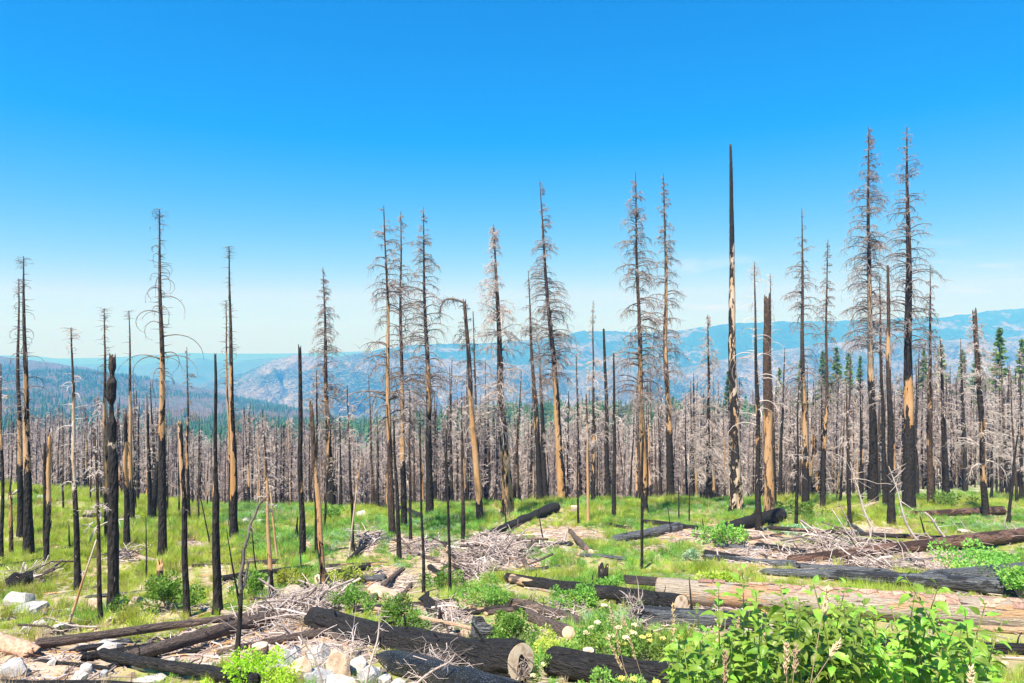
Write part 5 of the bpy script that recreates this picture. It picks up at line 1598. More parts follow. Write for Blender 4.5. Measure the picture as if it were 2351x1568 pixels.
stump("low sawn stump with a pale top beside the rock pile", 597, 1474, 1516, 38, M_LOG_BROWN)
stump("sawn stump with an orange split up its charred side", 1352, 1484, 1545, 31, M_LOG_CHAR)
stump("tall black burnt stump standing in bright grass", 1385, 1290, 1345, 25, M_TRUNK, cut=False, wood=(.9, 1.1, .35))
stump("broad burnt-out stump with a black hollow below the central debris", 1120, 1428, 1486, 78, M_LOG_ASH, cut=False, hollow=True)
stump("fan-ribbed broken black stump behind the long pale pole", 975, 1450, 1482, 66, M_LOG_CHAR, cut=False, hollow=True)
stump("small pale stump on the sunny crest", 1320, 1160, 1178, 20, M_LOG_PALE)
stump("low dark stump in the meadow below the plated sawn log", 2213, 1215, 1230, 26, M_LOG_BROWN)
stump("low black stump in the meadow on the left edge", 45, 1318, 1348, 56, M_LOG_CHAR, cut=False)
stump("tiny broken stump on the sand left of the twiggy windfall", 1628, 1285, 1300, 22, M_LOG_CHAR, cut=False)


# ------------------------------------------------------------------ rocks
def rock_mesh(seed, nplanes=13, round_=.0):
    import bmesh
    g = np.random.default_rng(seed)
    bm = bmesh.new(); bmesh.ops.create_icosphere(bm, subdivisions=4, radius=1.0)
    V = np.array([v.co[:] for v in bm.verts])
    nrm = g.normal(0, 1, (nplanes, 3)); nrm /= np.linalg.norm(nrm, axis=1, keepdims=True)
    dist = g.uniform(.5, .85, nplanes)
    for n_, d_ in zip(nrm, dist):
        over = V @ n_ - d_
        V -= np.clip(over, 0, None)[:, None] * n_ * (1 - round_)
    V *= 1 + .035 * (vnoise(V[:, 0] * 4 + V[:, 2] * 3, V[:, 1] * 4 - V[:, 2] * 2, seed))[:, None] + .03 * fbm(V[:, 0] * 9 + V[:, 2] * 7, V[:, 1] * 9 - V[:, 2] * 3, seed + 1, 3)[:, None]
    for v, c in zip(bm.verts, V): v.co = c
    me = bpy.data.meshes.new("rock"); bm.to_mesh(me); bm.free()
    me.polygons.foreach_set('use_smooth', np.ones(len(me.polygons), dtype=bool))
    try: me.set_sharp_from_angle(angle=R(24))
    except Exception: pass
    return me


def rock(label, u, v, w, h, mat, seed, rot=None, group="rocks among the logs"):
    """u, v: middle of the rock in the photo"""
    Y = depth_at(u, v + h * .42); p = at(u, v, Y)
    p.z = float(height(p.x, p.y)) + h / F * Y * .2
    me = rock_mesh(seed); me.materials.append(mat)
    o = link("rock", me, None, p)
    k = .6 / F * Y
    o.scale = (w * k, w * k * .8, h * k * 1.1)
    g = np.random.default_rng(seed); o.rotation_euler = rot or (g.normal(0, .25), g.normal(0, .25), g.uniform(0, 6.28))
    tag(o, label, "rock", group)


for i, a in enumerate([
    ("large rounded white boulder on the left above the thin grey log", 40, 1374, 92, 50, M_ROCK), ("low grey boulder slab in front of the large white boulder", 62, 1398, 84, 30, M_ROCK_G),
    ("flat white rock under the leaning sapling", 143, 1438, 62, 28, M_ROCK), ("small white rock left of the leaning sapling", 92, 1430, 36, 26, M_ROCK),
    ("wide pale ledge behind the slender brown pole", 224, 1392, 66, 40, M_ROCK_T), ("pale slab right of the thick necked snag", 276, 1388, 58, 34, M_ROCK_T),
    ("small tan rock at the foot of the necked snag", 250, 1425, 34, 22, M_ROCK_T), ("pinkish small rock under the slender brown pole", 206, 1442, 36, 16, M_ROCK_T),
    ("long white ledge under the upper burnt pole", 278, 1458, 96, 26, M_ROCK), ("white ledge seen between the two left poles", 250, 1484, 70, 26, M_ROCK),
    ("large grey flat slab in the bottom left corner", 24, 1535, 96, 56, M_ROCK_G), ("upright white rock by the crossing black log", 196, 1530, 52, 46, M_ROCK),
    ("round white rock in the dry grass at the bottom left", 178, 1556, 62, 40, M_ROCK), ("grey slab behind the crossing black log", 330, 1528, 60, 26, M_ROCK_G),
    ("large pale pointed rock left of the crooked snag", 470, 1528, 60, 44, M_ROCK), ("white slab under the crossing black log", 330, 1560, 90, 20, M_ROCK),
    ("small grey rock by the crossing black log", 428, 1540, 34, 26, M_ROCK_G), ("tan rock between the crooked snag and the sawn stump", 566, 1532, 44, 26, M_ROCK_T),
    ("pale rock under the pale barkless log", 372, 1435, 52, 26, M_ROCK), ("small rosy rock right of the pale barkless log's foot", 445, 1448, 34, 22, M_ROCK_T),
    ("grey cornered rock at the left of the rock pile", 648, 1510, 44, 46, M_ROCK_G), ("tall orange-tan rock in the rock pile", 690, 1536, 48, 58, M_ROCK_T),
    ("speckled pale block at the top of the rock pile", 735, 1502, 52, 40, M_ROCK), ("grey upright rock behind the orange-tan rock", 677, 1496, 30, 40, M_ROCK_G),
    ("large cream block in the middle of the rock pile", 780, 1522, 52, 60, M_ROCK_T), ("white block at the bottom of the rock pile", 770, 1566, 66, 44, M_ROCK),
    ("white pointed rock at the right of the rock pile", 828, 1522, 46, 44, M_ROCK), ("grey rock against the great charred log", 852, 1548, 44, 32, M_ROCK_G),
    ("bluish grey low rock in front of the orange-tan rock", 730, 1548, 48, 40, M_ROCK_G), ("cream rock at the bottom edge under the rock pile", 812, 1580, 54, 32, M_ROCK_T),
    ("white rock in front of the glossy charred log", 922, 1572, 36, 30, M_ROCK), ("white rock by the shadow of the great charred log", 886, 1560, 34, 30, M_ROCK),
    ("pale rock at the bottom edge near the lime plant", 700, 1585, 60, 30, M_ROCK), ("white boulder on the crest left of centre", 828, 1180, 36, 26, M_ROCK),
    ("smaller white boulder right of the crest boulder", 872, 1188, 18, 10, M_ROCK), ("grey crest rock by the charred crest log", 936, 1194, 14, 14, M_ROCK_G),
    ("white boulder behind the tan-stemmed bristling pole", 562, 1196, 26, 13, M_ROCK), ("white flat boulder beside the bristling pole's boulder", 592, 1196, 38, 15, M_ROCK),
    ("pale rock on the left crest", 312, 1188, 20, 12, M_ROCK), ("pale outcrop on the far left knoll", 40, 1128, 60, 16, M_ROCK), ("second pale outcrop on the left knoll", 90, 1145, 34, 10, M_ROCK_G),
    ("rosy rock beside the hollow burnt stump", 1070, 1452, 24, 40, M_ROCK_T), ("tan rock right of the patchy jointed pole", 668, 1352, 40, 20, M_ROCK_T),
    ("small tan rock near the small round bush", 588, 1397, 26, 16, M_ROCK_T), ("tan low rock by the pinkish bare log", 884, 1360, 70, 26, M_ROCK_T),
    ("small grey flat rock in the left meadow", 322, 1372, 22, 9, M_ROCK_G), ("grey stone in the meadow above the plated sawn log", 2165, 1255, 20, 12, M_ROCK_T)]):
    if i < 20: a = a[:3] + (a[3] * .86, a[4] * .82) + a[5:]
    if 20 <= i <= 32: a = a[:3] + (a[3] * 1.28, a[4] * 1.28) + a[5:]
    rock(*a, 900 + i * 3)
g = np.random.default_rng(1234)
for i, (u, v, w, lab) in enumerate([
        (612, 1520, 20, "small tan stone left of the rock pile's grey cornered rock"), (640, 1548, 24, "small white stone under the grey cornered rock"), (705, 1572, 22, "small grey stone below the orange-tan rock"),
        (758, 1545, 20, "small tan stone wedged between the cream block and the grey low rock"), (800, 1492, 18, "small white stone under the purple-brown log"), (846, 1580, 20, "small tan stone at the bottom right of the rock pile"),
        (870, 1535, 18, "pebble-sized white stone beside the grey rock by the great log"), (545, 1560, 22, "small pale stone left of the lime plant"), (505, 1555, 20, "small grey stone right of the large pale pointed rock"),
        (395, 1515, 20, "small pale stone between the crossing black log and brown log"), (300, 1548, 20, "small tan stone under the crossing black log"), (238, 1548, 24, "small pale stone right of the upright white rock"),
        (120, 1520, 24, "small tan stone right of the corner slab"), (98, 1560, 22, "small white stone at the bottom left in the dry grass"), (330, 1440, 20, "small white stone above the long white ledge"),
        (405, 1440, 18, "small grey stone left of the rosy rock"), (180, 1465, 18, "small tan stone under the leaning sapling's foot"), (60, 1442, 22, "small grey stone left of the small white rock"),
        (912, 1372, 22, "small tan stone in the bare soil hollow"), (840, 1362, 18, "small pale stone in the bare soil under the downhill log"), (1058, 1480, 18, "small rosy stone in front of the fan-ribbed stump"),
        (720, 1590, 26, "grey stone at the bottom edge between two lime plants"), (930, 1592, 22, "small tan stone at the bottom edge by the glossy log")]):
    rock(lab, u, v, w, w * .8, (M_ROCK, M_ROCK_T, M_ROCK_G)[i % 3], 1500 + i * 7)


# ------------------------------------------------------------------ brush piles and loose sticks
def sticks(n, g, cen, sx, sy, hz, ln, r, mat, flat=.35, az=None):
    """world-space stick polylines heaped round cen"""
    a = g.uniform(0, 6.283, n) if az is None else g.normal(az, .5, n)
    el = g.normal(0, flat, n)
    d = np.stack([np.cos(a) * np.cos(el), np.sin(a) * np.cos(el), np.sin(el)], -1)
    c = np.stack([cen.x + g.normal(0, .5, n) * sx, cen.y + g.normal(0, .5, n) * sy, np.zeros(n)], -1)
    q = ((c[:, 0] - cen.x) / sx) ** 2 + ((c[:, 1] - cen.y) / sy) ** 2
    c[:, 2] = height(c[:, 0], c[:, 1]) + .04 + hz * g.uniform(0, 1, n) * np.clip(1 - q * .8, .05, 1)
    l = g.uniform(.35, 1, n) * ln
    b = g.normal(0, .10, (n, 3)) * l[:, None]
    P = np.stack([c - d * l[:, None] * .5, c - d * l[:, None] * .17 + b, c + d * l[:, None] * .17 + b * .8, c + d * l[:, None] * .5 + g.normal(0, .08, (n, 3)) * l[:, None]], 1)
    gz = height(P[..., 0], P[..., 1]); P[..., 2] = np.maximum(P[..., 2], gz + .01)
    return P, r * g.uniform(.5, 1.2, n)[:, None] * np.array([1, .85, .65, .35])


def brush(label, u, v, hu, hv, n, ln, hz, seed, nbig=24, rbig=.03, mats=None, az=None):
    g = np.random.default_rng(seed)
    c = ground(u, v); Y = c.y
    top, bot = depth_at(u, v - hv), depth_at(u, v + hv)
    sx, sy = hu / F * Y, max(.35, abs(top - bot) / 2)
    root = bpy.data.objects.new("brush_pile", None); COL.objects.link(root); root.location = c
    tag(root, label, "brush pile")
    off = np.array(c)
    for k, m in enumerate(mats or (M_TWIG_P, M_TWIG_B, M_TWIG_B)):
        P, rd_ = sticks(n // 3, g, c, sx, sy, hz, ln, .011 * Y / 18, m, az=az)
        vv, ff = tubes(P - off, rd_, 4)
        o = link("twigs", make_mesh("twigs", vv, ff, m), root); o['kind'] = 'stuff'
    nbig = int(nbig * 1.6)
    P, rd_ = sticks(nbig, g, c, sx * .95, sy, hz, ln * 1.7, rbig * Y / 18, None, az=az)
    for i in range(nbig):
        vv, ff = tubes(P[i:i + 1] - off, rd_[i:i + 1], 6)
        link("branch", make_mesh("branch", vv, ff, (M_TWIG_B, M_LOG_BROWN, M_TWIG_B, M_TWIG_D, M_TWIG_P, M_LOG_BROWN)[i % 6]), root)


brush("big tangle of bleached branches at the left end of the great charred log", 668, 1408, 92, 32, 420, 1.4, .55, 1, 26)
brush("grey brush heap spilling left of the leaning tan-streaked snag", 735, 1385, 60, 22, 200, 1.2, .4, 2, 20)
brush("central brush pile of grey curled branches below the slanting crest log", 1130, 1278, 82, 30, 520, 2.0, .9, 3, 36)
brush("loose broken wood under the central brush pile", 1090, 1318, 60, 22, 160, 1.4, .3, 4, 22)
brush("curled root tangle between the fan-ribbed and hollow stumps", 1020, 1432, 42, 26, 160, .9, .5, 5, 16)
brush("twiggy windfall of thin upright limbs left of the reddish log", 1935, 1268, 120, 26, 190, 2.4, .8, 6, 20)
brush("litter of broken sticks between the reddish and silvered logs", 2040, 1305, 130, 15, 200, 1.4, .2, 7, 14)
brush("scattered sticks on the sand left of the twiggy windfall", 1780, 1275, 110, 16, 110, 1.2, .15, 8, 9)
brush("thin bare twigs standing over the rock pile", 760, 1520, 110, 40, 75, 1.1, .5, 9, 11, .012, (M_TWIG_P, M_TWIG_B, M_TWIG_P))
brush("bare curved twigs in front of the glossy charred log", 1010, 1555, 110, 30, 110, 1.1, .5, 10, 16, .014, (M_TWIG_P, M_TWIG_B, M_TWIG_D))
brush("broken roots under the silvery cracked log", 1500, 1432, 90, 12, 150, .9, .2, 11, 8, .02)
brush("dead sticks by the left log heap", 420, 1478, 120, 26, 60, 1.1, .2, 12, 7)
brush("sticks and bark at the foot of the white boulder", 110, 1462, 80, 20, 45, 1.1, .2, 13, 4)
brush("grey brush in the meadow behind the necked snag", 300, 1278, 40, 10, 90, 1.6, .3, 14, 10)
brush("low brush on the bare track below the crest boulder", 850, 1245, 34, 16, 110, 1.5, .25, 15, 12)
brush("rusty brush beside the black pole of the close trio", 970, 1262, 44, 12, 130, 1.6, .4, 16, 12)
brush("grey debris along the flat charred log", 1230, 1262, 70, 8, 100, 1.5, .2, 17, 10)
brush("sticks below the dark short pole at the left edge", 60, 1335, 50, 16, 110, 1.8, .4, 18, 10)
brush("thin debris round the pair of brown logs", 1290, 1415, 60, 26, 110, .9, .25, 19, 10, .014)
for lab, pts, w0, w1, tw, mt in [
    ("bleached crooked branch leaning up from the windfall, left one", [(2010, 1228), (1985, 1180), (1975, 1140), (1960, 1090), (1952, 1060)], 6, 2, 40, M_TWIG_P),
    ("bleached twiggy limb rising from the windfall, right one", [(2130, 1262), (2095, 1230), (2075, 1190), (2060, 1120), (2040, 1070)], 7, 2, 40, M_TWIG_P),
    ("pinkish bent limb with a hooked end above the windfall", [(2185, 1258), (2170, 1235), (2150, 1210), (2138, 1188), (2122, 1176)], 7, 4, 10, M_TWIG_P),
    ("thin reddish limb slanting over the long thin pole", [(1985, 1262), (1960, 1225), (1945, 1190), (1925, 1155)], 5, 2, 14, M_TWIG_B),
    ("bare limb arching from the windfall towards the shrub", [(1880, 1262), (1930, 1300), (2000, 1345), (2040, 1370)], 5, 3, 14, M_TWIG_B),
    ("white forked branch lying by the right edge", [(2350, 1255), (2325, 1268), (2300, 1276), (2285, 1285)], 7, 3, 10, M_TWIG_P),
    ("pale curved branch over the rocks, tallest of the bare twigs", [(838, 1580), (850, 1520), (868, 1470), (872, 1420), (869, 1395)], 6, 2, 34, M_TWIG_P),
    ("dark branch reaching right in front of the glossy log", [(940, 1590), (965, 1560), (1000, 1535), (1035, 1520), (1046, 1500)], 7, 3, 22, M_TWIG_B),
    ("rusty whip bending over the rock pile", [(745, 1590), (735, 1545), (720, 1505), (700, 1480), (690, 1455)], 5, 2, 6, M_TWIG_B),
    ("bowed dead branch over the left meadow tree", [(205, 1250), (215, 1215), (250, 1195), (300, 1190)], 4, 2, 14, M_TWIG_P)]:
    crooked_arm(lab, pts, w0, w1, depth_at(pts[0][0], pts[0][1]) - .2, mt, cat='dead branch', twig=tw, group='loose dead branches')

# ------------------------------------------------------------------ ground cover
def blades(g, n, h, spread, w, bend=.35, seed_head=False):
    a = g.uniform(0, 6.283, n); r = spread * np.sqrt(g.uniform(0, 1, n))
    b = np.stack([r * np.cos(a), r * np.sin(a), np.zeros(n) - .03], -1)
    hh = h * g.uniform(.55, 1.1, n)
    la = a + g.normal(0, .8, n); le = bend * g.uniform(.3, 1.4, n) * hh
    d = np.stack([np.cos(la) * le, np.sin(la) * le, np.zeros(n)], -1)
    m = b + d * .35 + np.stack([0 * hh, 0 * hh, hh * .6], -1)
    e = b + d + np.stack([0 * hh, 0 * hh, hh], -1)
    fa = g.uniform(0, 6.283, n); s = np.stack([np.cos(fa), np.sin(fa), 0 * fa], -1) * w * .5
    V = np.stack([b - s, b + s, m + s * .8, m - s * .8, e + s * .12, e - s * .12], 1).reshape(-1, 3)
    I = np.arange(n)[:, None] * 6
    return V, np.concatenate([I + [0, 1, 2, 3], I + [3, 2, 4, 5]])


def leaves(g, n, cen_r, hz, ln, wd, up=.5, stems=True):
    """low leafy herb: small pointed leaves through a dome, with thin stems"""
    u = g.normal(0, 1, (n, 3)); u /= np.linalg.norm(u, axis=1, keepdims=True); u[:, 2] = np.abs(u[:, 2])
    q = g.uniform(.25, 1, n)[:, None] ** .6
    c = u * q * np.array([cen_r, cen_r, hz])
    d = u * .6 + g.normal(0, .55, (n, 3)) + np.array([0, 0, up]); d /= np.linalg.norm(d, axis=1, keepdims=True)
    s = np.cross(d, g.normal(0, 1, (n, 3))); s /= np.linalg.norm(s, axis=1, keepdims=True)
    l = ln * g.uniform(.6, 1.2, n)[:, None]; w = wd * g.uniform(.7, 1.2, n)[:, None]
    V = np.stack([c, c + d * l * .45 + s * w * .5, c + d * l, c + d * l * .45 - s * w * .5], 1).reshape(-1, 3)
    Q = np.arange(n * 4).reshape(-1, 4)
    return V, Q


PG = []
g = np.random.default_rng(21)
for mt, kind in ((M_GR_Y, 'b'), (M_GR_Y, 'b'), (M_GR_G, 'b'), (M_GR_G, 'l'), (M_GR_G, 'l'), (M_GR_B, 'l'), (M_GR_Y, 'l'), (M_STRAW, 'b'), (M_GR_Y, 't'), (M_GR_G, 't')):
    if kind == 'b': v, f = blades(g, 58, .42, .24, .014)
    elif kind == 't': v, f = blades(g, 46, .62, .16, .012, .25)
    else:
        v, f = leaves(g, 100, .27, .34, .10, .026, .8)
    PG.append(make_mesh("grass_tuft", v, f, mt, smooth=False))

g = np.random.default_rng(5)
N = 165000
Yg = np.sqrt(g.uniform(11.0 ** 2, 78.0 ** 2, N)); ug = g.uniform(-700, 3000, N)
# denser near the camera, where single tufts show
acc = np.clip((26 / Yg) ** 1.15, .25, 1.0)
xg = (ug - CX) / F * Yg; zg = height(xg, Yg)
uu, vv = project(xg, Yg, zg)
sd_ = sandy(uu, vv)
cover = .5 + .75 * fbm(xg * .3, Yg * .3, 77, 3) + .25
keep = (g.uniform(0, 1, N) < acc) & (g.uniform(0, 1, N) < np.clip(cover + .14, .06, 1) * np.clip(1.03 - 1.35 * sd_, .03, 1))
keep &= ~((Yg > 66) & (g.uniform(0, 1, N) < .5))
xg, Yg, zg, uu, vv = xg[keep], Yg[keep], zg[keep], uu[keep], vv[keep]
n = len(xg)
f1 = fbm(xg * .16 + 9, Yg * .16, 41, 3) + g.normal(0, .22, n)
yel = np.clip((560 - uu) / 260, 0, 1) * np.clip((1395 - vv) / 40, 0, 1) * 1.0 + np.clip((1215 - vv) / 40, 0, 1) * np.clip((uu - 900) / 300, 0, 1) * .35
f1 = f1 + yel + .1
ix = np.where(f1 > .42, g.choice([0, 1, 6, 8], n), np.where(f1 > -.32, g.choice([2, 3, 4, 9], n, p=[.2, .35, .35, .1]), g.choice([3, 4, 5], n, p=[.3, .3, .4])))
ix = np.where((g.uniform(0, 1, n) < .05), 7, ix)
dry = (uu < 330) & (vv > 1475)
ix = np.where(dry & (g.uniform(0, 1, n) < .75), 7, ix)
sc_ = g.uniform(.65, 1.25, n) * np.clip(.75 + .35 * fbm(xg * .5, Yg * .5, 55, 2), .45, 1.25) * np.where(dry, 1.2, 1)
sc_ = sc_ * np.clip(.72 + (Yg - 14) / 60, .72, 1.3)
# the tufts that grow against a log on the camera's side stay short enough to show it
for lg in LOGS:
    a_, b_ = lg[1], lg[2]
    ab = np.array([b_.x - a_.x, b_.y - a_.y]); l2 = (ab ** 2).sum()
    t_ = ((xg - a_.x) * ab[0] + (Yg - a_.y) * ab[1]) / l2
    tc_ = np.clip(t_, 0, 1)
    dx, dy = xg - (a_.x + ab[0] * tc_), Yg - (a_.y + ab[1] * tc_)
    rad_ = lg[3] + (lg[4] - lg[3]) * tc_
    dist = np.hypot(dx, dy)
    front = (t_ > -.02) & (t_ < 1.02) & (dy < 0) & (dist < rad_ + 1.3)
    sc_ = np.where(front, sc_ * (.3 + .35 * g.uniform(0, 1, n)), sc_)
    sc_ = np.where(dist < rad_ * .9, 0.01, sc_)
print("tufts", n)
scatter("meadow_grass", np.stack([xg, Yg, zg], -1), sc_, g.uniform(0, 6.28, n), ix, PG, "bright green grass and herbs covering the burnt slope")

# litter of small twigs, chips and stones on the bare soil
LIT = []
for k in range(5):
    v, f = tubes(np.array([[[-.22, 0, .012], [0, g.normal(0, .03), .03], [.22, g.normal(0, .05), .012]]]), np.array([[.012, .011, .005]]), 5)
    LIT.append(make_mesh("twig_bit", v, f, (M_TWIG_P, M_TWIG_B, M_TWIG_D, M_TWIG_B, M_SPLINT)[k]))
for k in range(3):
    v, f = leaves(np.random.default_rng(k), 1, .01, .01, .1, .05)
    me = rock_mesh(2000 + k); me.transform(Matrix.Diagonal((.055, .045, .035, 1))); me.materials.append((M_ROCK_T, M_ROCK, M_ROCK_G)[k]); LIT.append(me)
N = 80000
Yg = np.sqrt(g.uniform(11.5 ** 2, 55.0 ** 2, N)); ug = g.uniform(-500, 2850, N)
xg = (ug - CX) / F * Yg; zg = height(xg, Yg); uu, vv = project(xg, Yg, zg)
keep = g.uniform(0, 1, N) < (.2 + .8 * sandy(uu, vv)) * np.clip(30 / Yg, .4, 1)
n = keep.sum()
scatter("forest_litter", np.stack([xg, Yg, zg], -1)[keep], g.uniform(.5, 1.9, n), g.uniform(0, 6.28, n), g.choice(8, n, p=[.2, .2, .17, .15, .08, .08, .07, .05]), LIT, "twigs, chips and pebbles strewn over the bare soil")


# ------------------------------------------------------------------ bushes
def bush(label, u, vb, w, h, mat, seed, n=1500, leaf=.06, name="bush", cat="bush", bloom=None, stems=12, Y=None):
    g = np.random.default_rng(seed)
    if Y is None: Y = depth_at(u, vb)
    c = at(u, vb, Y); c.z = float(height(c.x, c.y)) if Y > 11 else c.z
    rx, rz = w / 2 / F * Y, h / F * Y
    root = bpy.data.objects.new(name, None); COL.objects.link(root); root.location = c
    tag(root, label, cat)
    # several lobes of leaves on stems
    k = 14
    lc = g.normal(0, .62, (k, 3)) * np.array([rx, rx, 0]); lc[:, 2] = rz * (.35 + .55 * g.uniform(0, 1, k) * np.clip(1 - (lc[:, 0] / rx) ** 2 * .6, .3, 1))
    lr = g.uniform(.28, .48, k) * min(rx, rz)
    b = g.integers(0, k, n)
    d = g.normal(0, 1, (n, 3)); d /= np.linalg.norm(d, axis=1, keepdims=True)
    p = lc[b] + d * (lr[b] * g.uniform(.3, 1.1, n) ** .5)[:, None]
    p[:, 2] = np.maximum(p[:, 2], .03)
    t = d * .7 + g.normal(0, .5, (n, 3)) + np.array([0, 0, .25]); t /= np.linalg.norm(t, axis=1, keepdims=True)
    s = np.cross(t, g.normal(0, 1, (n, 3))); s /= np.linalg.norm(s, axis=1, keepdims=True)
    nn = np.cross(s, t)
    l = leaf * g.uniform(.6, 1.25, n)[:, None]
    V = np.stack([p, p + t * l * .45 + s * l * .3 + nn * l * .1, p + t * l, p + t * l * .45 - s * l * .3 + nn * l * .1], 1)
    Vv = np.concatenate([V.reshape(-1, 3)])
    I = np.arange(n)[:, None] * 4
    Q = np.concatenate([I + [0, 1, 2], I + [0, 2, 3]])
    o = link("foliage", make_mesh("foliage", Vv, Q, mat, smooth=False), root); o['kind'] = 'stuff'
    P = np.stack([np.zeros((k, 3)) + g.normal(0, .06, (k, 3)) * rx * np.array([1, 1, 0]), lc * np.array([.5, .5, .55]), lc], 1)
    for i in range(k if stems else 0):
        v, f = tubes(P[i:i + 1], np.array([[.012, .009, .004]]) * max(1, Y / 16), 5)
        link("stem", make_mesh("stem", v, f, M_TWIG_B), root)
    if bloom:
        for i in range(bloom[0]):
            q = lc[i % k] + np.array([g.normal(0, .4) * lr[i % k], g.normal(0, .4) * lr[i % k] - .05, lr[i % k] * 1.05])
            m = 60; r_ = bloom[1]
            a = g.uniform(0, 6.283, m); rr = r_ * np.sqrt(g.uniform(0, 1, m))
            cc = q + np.stack([rr * np.cos(a), rr * np.sin(a), .35 * (r_ - rr) + g.normal(0, .008, m)], -1)
            e = .017
            oc = np.array([[e, 0, 0], [-e, 0, 0], [0, e, 0], [0, -e, 0], [0, 0, e], [0, 0, -e]])
            V = (cc[:, None, :] + oc[None]).reshape(-1, 3)
            fo = np.array([[0, 2, 4], [2, 1, 4], [1, 3, 4], [3, 0, 4], [2, 0, 5], [1, 2, 5], [3, 1, 5], [0, 3, 5]])
            Fc = (np.arange(m)[:, None, None] * 6 + fo[None]).reshape(-1, 3)
            o = link("flower_head", make_mesh("flower_head", V, Fc, bloom[2], smooth=False), root); o['kind'] = 'stuff'
    return root


bush("round dark green bush at the foot of the splinter-topped stub", 383, 1402, 92, 78, M_BUSH, 1, 2600, .10)
bush("small round bush right of the black pointed spire", 586, 1372, 64, 56, M_BUSH, 2, 1500, .10)
bush("glossy green bush behind the brush heap left of centre", 815, 1402, 68, 56, M_BUSH, 3, 1800, .075)
bush("broad green bush right behind the great charred log", 915, 1452, 92, 74, M_BUSH, 4, 2800, .07)
bush("tall fresh green bush beside the hollow burnt stump", 1178, 1494, 80, 92, M_BUSH, 5, 3000, .065)
bush("bright lime plant under the crooked snag", 568, 1575, 130, 56, M_LIME, 6, 2200, .055, name="leafy_plant", cat="plant")
bush("second lime plant by the orange-tan rock", 655, 1600, 100, 50, M_LIME, 7, 1500, .05, name="leafy_plant", cat="plant")
bush("feathery green bush right of the reddish log's foot", 2240, 1318, 130, 62, M_GR_G, 8, 2600, .12)
bush("green bush cut by the right edge beside the silvered logs", 2345, 1378, 60, 78, M_GR_G, 9, 1500, .10)
bush("low green bush in front of the tall black burnt stump", 1405, 1356, 70, 26, M_GR_G, 10, 1200, .11)
bush("grey-green mound in the grass left of the tall black stump", 1335, 1396, 100, 40, M_GR_G, 11, 1900, .09)
bush("green bush under the crest left of the stout flaky log", 1660, 1248, 90, 36, M_GR_G, 12, 1400, .16)
bush("yellow-green bush below the lower brown log", 1255, 1510, 70, 50, M_GR_Y, 13, 1400, .06)
bush("sage mound on the sand below the stout flaky log", 1590, 1288, 26, 24, M_GR_B, 14, 600, .1)
bush("sage bush in front of the stout flaky log", 1828, 1228, 44, 18, M_GR_B, 15, 700, .16)
bush("pale yellow bush in the bright grass above the pale log", 1660, 1350, 70, 30, M_GR_Y, 16, 1100, .11)
bush("green bush with yellow tips at the split orange snag", 1840, 1186, 60, 32, M_GR_G, 17, 900, .2)
bush("green bush left of the reddish slim fir", 2170, 1168, 60, 40, M_GR_G, 18, 900, .2)
bush("dark little bush on the crest left of the drooping fir skeleton", 765, 1194, 44, 36, M_BUSH, 19, 900, .15)
bush("green mound beside the brown log poking from the pile", 1030, 1352, 70, 46, M_GR_G, 20, 1500, .09)
bush("green mound right of the tilted slab", 1110, 1395, 90, 54, M_GR_G, 21, 2200, .085)
bush("yellow-green bush on the left of the black log with a sawn end", 660, 1345, 50, 32, M_GR_Y, 22, 900, .1)
bush("yellow-green bush over the black log with a sawn end", 800, 1345, 70, 36, M_GR_Y, 23, 1200, .1)
bush("cream-blossomed elder bush behind the sawn stump", 1392, 1512, 150, 78, M_GR_G, 24, 2600, .075, name="elder_bush", bloom=(9, .075, M_BLOOM))
bush("yellow-blossomed elder sprays in front of the charred hollow-ended log", 1420, 1625, 130, 66, M_GR_G, 25, 1700, .065, name="elder_bush", bloom=(9, .06, M_BLOOM_Y))
bush("elder bush with yellow heads left of the leafy shrubs", 1500, 1530, 110, 76, M_GR_G, 27, 1900, .07, name="elder_bush", bloom=(8, .065, M_BLOOM_Y))
bush("small blossoming plant right of the sawn pale log end", 1256, 1556, 48, 56, M_GR_G, 26, 900, .055, name="elder_bush", bloom=(4, .055, M_BLOOM))

# ------------------------------------------------------------------ broad-leaved shrubs close to the camera
LEAF = []
for k in range(6):
    g = np.random.default_rng(60 + k)
    n = 7; L_ = .068; W_ = .040 * g.uniform(.9, 1.1); cup = g.uniform(.2, .5); drop = g.uniform(.5, 1.5)
    V = []
    for i in range(n):
        t = i / (n - 1); w = W_ / 2 * math.sin(math.pi * t ** .82) ** .85 * (1 - .25 * t) + (.001 if i == n - 1 else .0008)
        th = drop * t * t * .9
        x = L_ * (t - .12 * drop * t ** 3); z = -L_ * .42 * drop * t ** 2.1
        for j in (-1, -.5, 0, .5, 1):
            V.append((x, w * j, z + abs(j) * w * cup + .0018 * math.sin(i * 2.4 + k + j) * abs(j)))
    Q = []
    for i in range(n - 1):
        for j in range(4): Q.append((i * 5 + j, i * 5 + j + 1, i * 5 + 6 + j, i * 5 + 5 + j))
    LEAF.append(make_mesh("leaf", np.array(V), Q, M_DOG))


